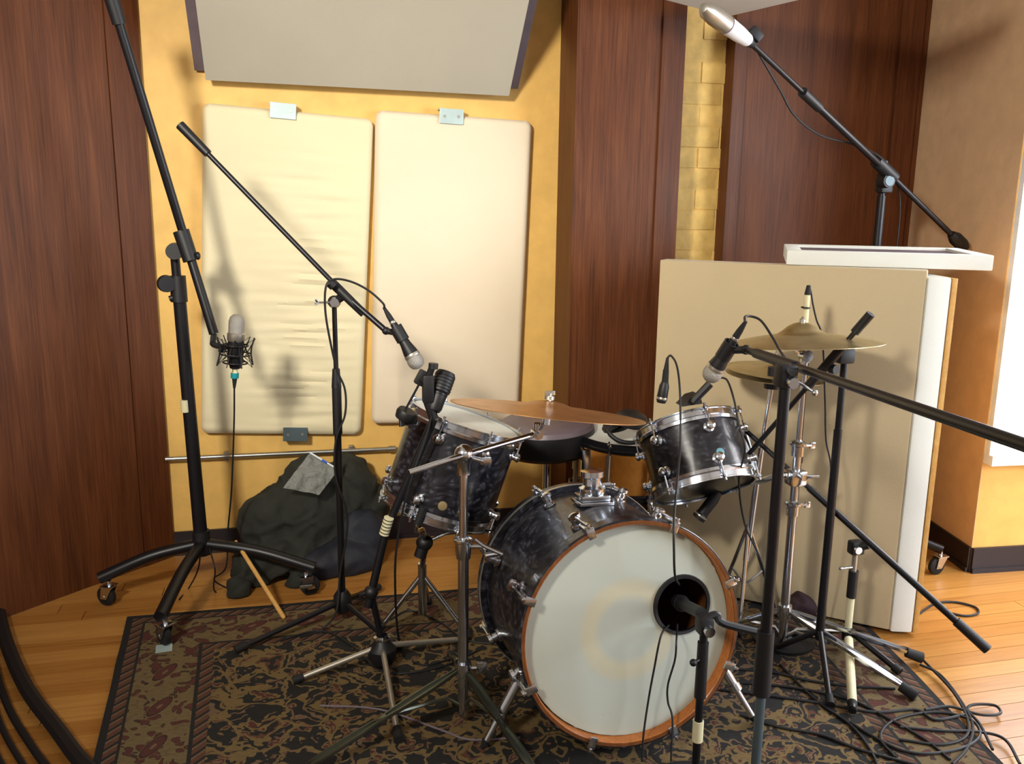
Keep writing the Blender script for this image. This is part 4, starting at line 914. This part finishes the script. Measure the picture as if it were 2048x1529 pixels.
# ---- rack tom clip mic
s_ = thing('microphone', A(1326, 800, 2.4), 'small black microphone hanging vertically beside the rack tom with arched cable', 'microphone')
m0, m1 = A(1330, 765, 2.38), A(1322, 806, 2.38); dd = (m1-m0).normalized(); Lq = (m1-m0).length
MB().lathe([(0, 0), (.011, 0), (.015, .012), (.0165, Lq-.01), (.013, Lq), (0, Lq+.002)], m0, dd, 18).build('body', 'blackp', s_)
MB().lathe([(.0168, Lq-.018), (.0172, Lq-.016), (.0172, Lq-.013), (.0168, Lq-.011)], m0, dd, 18).build('band', 'satin', s_)
MB().cyl(m0, A(1332, 740, 2.38), .0105, .009).build('connector', 'rubber', s_); MB().cyl(A(1332, 742, 2.38), A(1335, 716, 2.38), .0085, .004).build('boot', 'rubber', s_)
cable('thin cable arching off the vertical microphone and down over the kick head', [A(1335, 716, 2.38), A(1342, 712, 2.38), A(1353, 730, 2.36), A(1359, 770, 2.3), A(1361, 830, 2.25), A(1360, 900, 2.2), A(1352, 990, 2.0), A(1348, 1045, 1.905), A(1348, 1100, 1.885), A(1350, 1152, 1.90), A(1358, 1170, 1.96)], .0032)
s_ = thing('microphone_clamp', A(1385, 800, 2.38), 'black wedge clamp with rim mount on top of the rack tom', 'microphone accessory')
m = MB(); m.tube([A(1420, 768, 2.34), A(1385, 805, 2.36)], .0125, smooth=False); m.build('arm', 'blackp', s_)
m = MB(); m.prism([A(1365, 814, 2.36), A(1405, 808, 2.36), A(1400, 790, 2.36), A(1383, 795, 2.36)], (0, .05, 0)); m.build('rim_jaw', 'blackp', s_)
cable('cable from the black clamp curving down right of the rack tom', [A(1440, 755, 2.35), A(1455, 762, 2.35), A(1468, 800, 2.3), A(1478, 850, 2.27), A(1490, 900, 2.25), A(1478, 960, 2.3), A(1490, 1050, 2.35), A(1530, 1150, 2.3), G(1545, 1330, RZ+.004)], .0032)

# ---- stand 4 + pencil mic stand
Y4 = 2.22; b = V((A(1688, 730, Y4).x, Y4, 0))
t_ = thing('boom_stand', (b.x, b.y, RZ), 'black boom stand in front of the gobo with boom slanting down to the hi-hat', 'microphone stand', 'black microphone boom stands')
MB().cyl((b.x, b.y, .1), P3(b, 860), .0135, .0125).build('lower_pole', 'black', t_); MB().cyl(P3(b, 870), P3(b, 715), .010).build('upper_pole', 'black', t_)
q = P3(b, 712); m = MB(); m.box(q, (.05, .035, .045), None, .008); m.cyl(q+V((-.05, -.01, -.035)), q+V((-.045, -.03, -.035)), .014); m.build('swivel_joint', 'blackp', t_)
k0, k1 = A(1742, 628, 2.12), A(1392, 1030, 2.53)
MB().cyl(k0, k1, .0075).build('boom', 'black', t_); MB().cyl(k0, k0+(k1-k0).normalized()*.07, .013, .013, 14).build('counterweight', 'blackp', t_)
MB().cyl(k0+(k1-k0)*.14, k0+(k1-k0)*.33, .0135).build('boom_sleeve', 'blackp', t_)
tripod(t_, (b.x, b.y), .13, [(b.x-.10, b.y-.22), (b.x+.17, b.y-.10), (b.x-.1, b.y+.1)], .009, 'black')
s_ = thing('microphone', A(1410, 1010, 2.51), 'black microphone low under the rack tom at the end of the slanting boom', 'microphone')
p0, p1 = A(1438, 985, 2.49), A(1396, 1038, 2.5); dd = (p1-p0); Lq = dd.length
MB().lathe([(0, 0), (.012, 0), (.019, .03), (.019, Lq*.8), (.024, Lq*.85), (.022, Lq), (0, Lq+.003)], p0, dd, 18).build('body', 'blackp', s_)
MB().lathe([(.0225, Lq*.84), (.0245, Lq*.85), (.0245, Lq*.89), (.0235, Lq*.9)], p0, dd, 18).build('band', 'satin', s_)
Yp = 2.38; b = V((A(1614, 700, Yp).x, Yp, 0)); topq = P3(b, 672)
t_ = thing('straight_stand', (b.x, b.y, RZ), 'thin straight black microphone stand directly behind the right chrome stand', 'microphone stand', 'black microphone boom stands')
MB().cyl((b.x, b.y, .05), P3(b, 900), .0115).build('lower_pole', 'black', t_); MB().cyl(P3(b, 905), topq, .0085).build('upper_pole', 'black', t_)
MB().cyl(P3(b, 925), P3(b, 890), .015).build('clutch', 'blackp', t_)
MB().lathe([(0, 0), (.10, 0), (.10, .01), (.03, .022), (.014, .04), (0, .04)], (b.x, b.y, RZ), (0, 0, 1), 32).build('round_base', 'blackp', t_)
s_ = thing('microphone', topq, 'cream-taped pencil microphone with black plug pointing up behind the crash cymbal', 'microphone')
u0, u1, u2 = A(1610, 650, Yp), A(1615, 590, Yp), A(1617.5, 571, Yp)
MB().cyl(topq, u0, .008).build('mount', 'blackp', s_)
MB().cyl(u0, u1, .0095, .0085, 14).build('body', 'tape', s_, True, 'cream taped body'); MB().cyl(A(1611, 617, Yp), A(1611.4, 614, Yp), .014, .014, 16).build('clip_ring', 'blackp', s_)
MB().cyl(u1, u2, .010, .006, 12).build('connector', 'rubber', s_)
cable('cable dropping from the cream-taped microphone behind the crash cymbal', [u2, A(1622, 585, Yp), A(1626, 610, Yp), A(1633, 640, Yp), A(1645, 680, Yp), A(1650, 800, 2.36), A(1652, 880, 2.36), A(1662, 940, 2.34), A(1658, 1060, 2.33), G(1650, 1250, RZ+.004)], .0028)

# ---- stand 7: low boom stand, right foreground
b = V((G(1692, 1300, RZ).x, G(1692, 1300, RZ).y, 0))
t_ = thing('low_boom_stand', (b.x, b.y, RZ), 'short boom stand with cream-taped pole and leg at the rug edge on the right', 'microphone stand', 'black microphone boom stands')
MB().cyl((b.x, b.y, .05), P3(b, 1255), .018, .016).build('base_collar', 'blackp', t_)
MB().cyl(P3(b, 1260), P3(b, 1190), .0115).build('taped_pole', 'tape', t_, True, 'cream-taped pole section')
MB().cyl(P3(b, 1195), P3(b, 1142), .0155).build('clutch', 'blackp', t_)
MB().cyl(P3(b, 1145), P3(b, 1105), .0085).build('upper_pole', 'satin', t_)
m = MB(); q = P3(b, 1135); m.cyl(q, q+V((-.045, 0, 0)), .004); m.ball(q+V((-.048, 0, 0)), .007); m.build('wing_screw', 'steel', t_); q = P3(b, 1095); MB().cyl(q+V((-.01, -.02, 0)), q+V((-.01, -.03, 0)), .012).build('tilt_knob', 'steel', t_)
m = MB(); m.box(q, (.045, .035, .045), None, .008); m.tube([q, A(1738, 1090, b.y-.03)], .014, smooth=False); m.build('swivel_joint', 'blackp', t_)
h0, h1 = A(1492, 862, 2.46), A(1975, 1300, 1.93)
hm = h0+(h1-h0)*.48
MB().cyl(h0, hm, .0078).build('boom_front', 'black', t_); MB().cyl(hm-(h1-h0)*.2, h1, .0105).build('boom_rear', 'black', t_)
MB().cyl(h1-(h1-h0).normalized()*.11, h1, .0145, .0155, 14).build('counterweight', 'blackp', t_)
c7 = V((b.x, b.y, .085)); f1 = G(1704, 1432, RZ)
lg = MB().cyl(c7, f1+V((0, 0, .02)), .0105).build('leg', 'black', t_)
MB().cyl(c7+(f1-c7)*.15+V((0, 0, .004)), c7+(f1-c7)*.93+V((0, 0, .018)), .0135).build('leg_tape', 'tape', lg, True, 'cream tape on the front leg')
MB().cyl(f1+(c7-f1)*.08+V((0, 0, .018)), f1+V((0, 0, .014)), .0145, .012).build('rubber_foot', 'rubber', lg)
for f in (G(1800, 1352, RZ), V((b.x-.2, b.y+.12, 0))):
    f = V((f.x, f.y, RZ+.012)); lg = MB().cyl(c7, f, .0105).build('leg', 'black', t_); MB().cyl(f+(c7-f)*.12, f, .0145, .012).build('rubber_foot', 'rubber', lg)

# ---- stand 8: kick mic stand
Y8 = 1.74; b = V((A(1408, 1262, Y8).x, Y8, 0))
t_ = thing('short_stand', (b.x, b.y, RZ), 'short dark stand in front of the kick drum port', 'microphone stand', 'black microphone boom stands')
MB().cyl((b.x, b.y, .03), P3(b, 1270), .0100).build('pole', 'black', t_)
MB().cyl(P3(b, 1395), P3(b, 1285), .0145, .0135).build('clutch', 'blackp', t_)
MB().cyl(P3(b, 1482), P3(b, 1442), .0135).build('tape_band', 'tape', t_, True, 'cream tape band')
MB().lathe([(0, 0), (.11, 0), (.11, .010), (.03, .02), (.013, .032), (0, .032)], (b.x, b.y-.0, RZ), (0, 0, 1), 32).build('round_base', 'blackp', t_)
q = P3(b, 1250); m = MB(); m.box(q, (.036, .04, .045), None, .01); m.tube([q+V((0, 0, .015)), q+V((.03, .0, .022)), A(1448, 1248, Y8-.01), A(1545, 1272, Y8-.03)], .0095); m.build('short_arm', 'blackp', t_)
m = MB(); m.cyl(q+V((.0, -.02, -.005)), q+V((.0, -.032, -.005)), .013); m.build('clamp_screw', 'steel', t_)
m = MB(); kq = P3(b, 1316); m.tube([kq, kq+V((-.025, -.012, -.002))], .004, smooth=False); m.ball(kq+V((-.03, -.014, -.002)), .009); m.build('lever', 'blackp', t_)
s_ = thing('microphone', q, 'dark microphone poking into the kick drum port', 'microphone')
mi = hp+KA*.03+kx*.00; dd = (q+V((0, .02, .02))-mi); L = dd.length
MB().lathe([(0, 0), (.016, .002), (.020, .01), (.020, .05), (.015, .065), (.014, L), (0, L)], mi, dd, 22).build('body', 'blackp', s_)
MB().ring(mi+dd.normalized()*.05, dd, .0198, .002, 24, 6).build('grille_band', 'black', s_)
for lb, pts in (('left', [(1322, 1272), (1308, 1340), (1297, 1400), (1287, 1470)]), ('right', [(1353, 1282), (1350, 1320), (1336, 1370), (1336, 1405), (1345, 1440)])):
    pp = [hp+kx*(-.03 if lb == 'left' else -.005)+kv*(-.06)+KA*.02]+[A(x_, y_, 1.90) for x_, y_ in pts]+[G(pts[-1][0]-3, 1524, RZ+.006)]
    pp[1] = A(*pts[0], 1.905); pp[-2] = A(*pts[-1], 1.885)
    cable(f'{lb} dark cable hanging from the port down the white kick head', pp, .0028, 'cables on the kick head')

# ================================================================ HEADPHONES on the snare
hq = A(1262, 842, 2.80)
t_ = thing('headphones', hq, 'black padded headphones perched between the snare and the rack tom', 'headphones')
MB().lathe([(0, .034), (.03, .032), (.052, .02), (.062, .0), (.060, -.014), (0, -.016)], hq+V((0, 0, .002)), V((.1, -.12, 1)), 28).build('ear_cup', 'blackp', t_)
MB().lathe([(0, .02), (.04, .018), (.05, .0), (.045, -.012), (0, -.014)], hq+V((-.035, .06, -.035)), V((-.2, .1, 1)), 24).build('ear_cup', 'blackp', t_)
m = MB(); m.tube([hq+V((-.05, 0, -.012)), hq+V((-.09, -.02, -.03)), hq+V((-.06, -.05, -.058)), hq+V((.0, -.06, -.062)), hq+V((.05, -.03, -.04)), hq+V((.055, 0, -.01))], .008); m.build('headband', 'blackp', t_)

# ================================================================ COAT, BAG, ZIP BAG, STICK
def lump(name, balls, mat, label, cat, amp, seed, loc):
    bm = bmesh.new()
    for (c, r, s) in balls:
        g = bmesh.ops.create_icosphere(bm, subdivisions=3, radius=r)
        for q in g['verts']: q.co = V((q.co.x*s[0], q.co.y*s[1], q.co.z*s[2]))+V(c)-V(loc)
    me = bpy.data.meshes.new(name); bm.to_mesh(me); bm.free(); o = bpy.data.objects.new(name, me); COL.objects.link(o); o.location = loc
    md = o.modifiers.new('remesh', 'REMESH'); md.mode = 'VOXEL'; md.voxel_size = .008
    md = o.modifiers.new('smooth', 'SMOOTH'); md.iterations = 18; md.factor = .6
    dg = bpy.context.evaluated_depsgraph_get(); me2 = bpy.data.meshes.new_from_object(o.evaluated_get(dg)); o.modifiers.clear(); o.data = me2
    me2.update(); nn = [q.normal.copy() for q in me2.vertices]
    for q, n_ in zip(me2.vertices, nn):
        p = q.co+V(loc); s_ = V((p.x*5+seed, p.y*5, p.z*5)); wv = noise.noise(s_)
        f = 1-abs(noise.noise(V((p.x*7+wv*3+seed, p.y*5, p.z*8-p.x*6))))*3.0+.5*(1-abs(noise.noise(V((p.x*15+seed, p.y*8, p.z*17+p.x*10+wv*2))))*2.5)
        q.co += n_*(amp*f+amp*1.2*wv)
        if q.co.z+loc[2] < .004: q.co.z = .004-loc[2]
    me2.materials.clear(); me2.materials.append(MT[mat]); me2.polygons.foreach_set('use_smooth', [True]*len(me2.polygons)); me2.update()
    return tag(o, label, cat)
def cc(px, py, Y): return A(px, py, Y)
coat = lump('coat', [(cc(600, 1035, 3.40), .17, (1.15, .75, .95)), (cc(622, 975, 3.44), .125, (1.0, .7, 1.0)), (cc(690, 985, 3.44), .13, (.95, .75, 1.15)), (cc(540, 1050, 3.36), .12, (1.0, .8, 1.15)), (cc(590, 1110, 3.34), .13, (1.25, .8, .75)), (cc(700, 930, 3.50), .07, (1, .8, .6)),
    (cc(500, 1140, 3.24), .072, (.95, .8, 1.4)), (cc(478, 1180, 3.16), .05, (.9, .8, .9)), (cc(545, 1120, 3.26), .09, (1.2, .7, .8)), (cc(600, 1170, 3.20), .055, (.85, .7, 1.1)), (cc(735, 1010, 3.46), .09, (.9, .8, 1.2))], 'jacket', 'dark olive coat heaped on the floor under the wall pipe', 'coat', .011, 1.3, (-.02, 3.35, 0))
bag = lump('bag', [(cc(715, 1075, 3.38), .13, (.9, .7, 1.0)), (cc(690, 1120, 3.30), .11, (1.3, .75, .75)), (cc(640, 1130, 3.27), .08, (1.3, .8, .8))], 'bag', 'dark navy bag slumped right of the olive coat', 'bag', .005, 5.1, (.2, 3.33, 0))
lump('dark_lump', [(G(1625, 1200, .0)+V((0, -.06, .05)), .10, (1.0, .8, .95)), (G(1590, 1215, 0)+V((0, -.05, .04)), .07, (1.2, .8, .8))], 'maroon', 'dark maroon lump on the floor between the black stands at the gobo', 'cloth', .006, 2.2, (1.7, 2.5, 0))  # dark maroon lump filling an unidentified dark patch
# coat buckle
MB().box(G(612, 1168, .05)+V((0, -.05, .01)), (.045, .008, .014), None, .003).build('buckle', 'steel', None)
for o in [x for x in bpy.data.objects if x.name == 'buckle']:
    o.parent = coat; o.location = -V(coat.location)
q0, q1, q2, q3 = A(620, 906, 3.33), A(677, 940, 3.30), A(638, 990, 3.24), A(566, 976, 3.24)
t_ = thing('zip_bag', (q0+q2)/2, 'clear plastic zip bag with blue seal lying on the olive coat', 'plastic bag')
n = 22; vs = []; fs = []; nr = (q1-q0).cross(q3-q0).normalized()
for sgn in (1, -1):
    for j in range(n+1):
        for i in range(n+1):
            u, v = i/n, j/n; p = (q0*(1-u)+q1*u)*(1-v)+(q3*(1-u)+q2*u)*v
            e = math.sin(math.pi*u)*math.sin(math.pi*v)**.7; vs.append(p+nr*sgn*(.010*e+.008*e*noise.noise(p*45))+nr*.012*noise.noise(p*26)+(q0-q1)*.02*noise.noise(V((0, v*6, sgn))))
for s_ in (0, 1):
    for j in range(n):
        for i in range(n): q = s_*(n+1)**2+j*(n+1)+i; fs.append((q, q+1, q+n+2, q+n+1))
m = MB(); m.v = vs; m.f = fs; m.build('plastic_pouch', 'zip', t_)
MB().tube([q0, q1], .0035, 6, smooth=False).build('seal_strip', 'zipstrip', t_); MB().tube([q0+(q1-q0)*.42, q0+(q1-q0)*.6], .005, 6, smooth=False).build('zip_slider', 'zipblue', t_, True, 'blue zip part')
MB().box(A(675, 927, 3.30), (.014, .003, .045), None, .001).build('seal_end', 'zipstrip', t_)
s0_, s1_ = A(471, 1082, 3.19), G(569, 1238, RZ+.006)
d_ = (s1_-s0_).normalized()
MB().lathe([(0, 0), (.004, .001), (.0055, .006), (.004, .013), (.0035, .016), (.0075, .06), (.0078, (s1_-s0_).length-.01), (.005, (s1_-s0_).length), (0, (s1_-s0_).length)], s0_, d_, 14).build('drumstick', 'stick', None, True, None, s1_)
for o in [x for x in bpy.data.objects if x.name == 'drumstick']: tag(o, 'pale wooden drumstick leaning on the olive coat', 'drumstick')

# ================================================================ FLOOR CABLES
fz = RZ+.004
def gl(pts, z=fz): return [G(x_, y_, z) for x_, y_ in pts]
grp = 'black cables tangled on the right of the rug'
LB = [('flat cable crossing the rug behind the clutch of the foreground stand', [(1420, 1335), (1540, 1345), (1610, 1360), (1690, 1372), (1790, 1378)]),
 ('dark cable curving around the cream-taped leg', [(1440, 1380), (1560, 1395), (1660, 1410), (1750, 1425), (1830, 1420), (1870, 1440), (1930, 1430)]),
 ('cable looping from under the gobo along the floor edge', [(1715, 1262), (1770, 1290), (1820, 1300), (1870, 1345), (1910, 1390), (1935, 1440), (1930, 1475), (1880, 1490), (1800, 1480)]),
 ('cable arc outside the rug by the chrome foot', [(1840, 1330), (1880, 1350), (1920, 1400), (1945, 1450), (1935, 1495), (1905, 1529)]),
 ('small cable eye on the wood floor near the lower right corner', [(1850, 1420), (1900, 1414), (1960, 1430), (2000, 1428), (1990, 1412), (1950, 1410), (1935, 1420), (1960, 1450), (1985, 1500)]),
 ('cable running off toward the lower right corner', [(1800, 1455), (1880, 1462), (1960, 1465), (2010, 1480), (2040, 1529)]),
 ('cable coil left of the lower right corner', [(1700, 1445), (1740, 1470), (1800, 1500), (1860, 1508), (1930, 1495), (1960, 1470), (1940, 1440), (1870, 1425), (1790, 1440), (1760, 1475), (1790, 1515)]),
 ('cable wandering along the front of the rug', [(1480, 1430), (1560, 1455), (1640, 1470), (1720, 1500), (1800, 1522), (1870, 1540)]),
 ('cable strand beside the chrome tripod leg', [(1560, 1330), (1630, 1400), (1700, 1450), (1740, 1500), (1760, 1545)]),
 ('second strand crossing between the taped leg and chrome leg', [(1470, 1365), (1580, 1375), (1700, 1400), (1780, 1440), (1850, 1480), (1900, 1520)])]
for lb, pts in LB: cable(lb, gl(pts), .0042, grp)
cable('black cable loop on the bare floor right of the gobos', gl([(1833, 1232), (1870, 1208), (1910, 1205), (1950, 1215), (1955, 1228), (1925, 1232), (1885, 1220), (1870, 1200)], .005), .0042)
cable('dark cable lying on the rug left of the kick drum', gl([(560, 1282), (640, 1262), (700, 1290), (770, 1345), (880, 1335), (960, 1300)]), .0035)
cable('curved cable on the rug under the left tripod', gl([(780, 1240), (820, 1222), (880, 1245), (930, 1280), (1000, 1290)]), .0035)
cable('thin pale cable on the rug behind the left chrome tripod', gl([(640, 1412), (760, 1420), (880, 1460), (940, 1480), (1040, 1476)]), .003, None, 'greyfr')
grp = 'thick cables sweeping across the lower left corner'
for k, (dx, r_, nm) in enumerate(((22, .021, 'thick black'), (-34, .010, 'dark'), (-58, .008, 'slim dark'), (-84, .008, 'innermost dark'))):
    y0 = 1190+k*26
    cable(f'{nm} cable sweeping across the lower left corner', [G(-16+dx*.3, y0, r_+.001), G(2+dx*.5, y0+95, r_+.001), G(38+dx*.75, y0+190, r_+.001), G(92+dx, y0+270, r_+.001), G(150+dx, y0+345, r_+.001), G(240+dx, y0+420, r_+.004)], r_, grp)
MB().box(G(328, 1297, RZ+.002), (.05, .05, .002), Matrix.Rotation(.1, 3, 'Z')).build('tape_scrap', 'bracket', None, False, None, G(331, 1284, RZ))
tag(bpy.data.objects['tape_scrap'], 'small pale tape scrap on the rug in front of the rolling stand caster', 'tape')
# clean helper props
for o in bpy.data.objects:
    if '_o' in o: del o['_o']
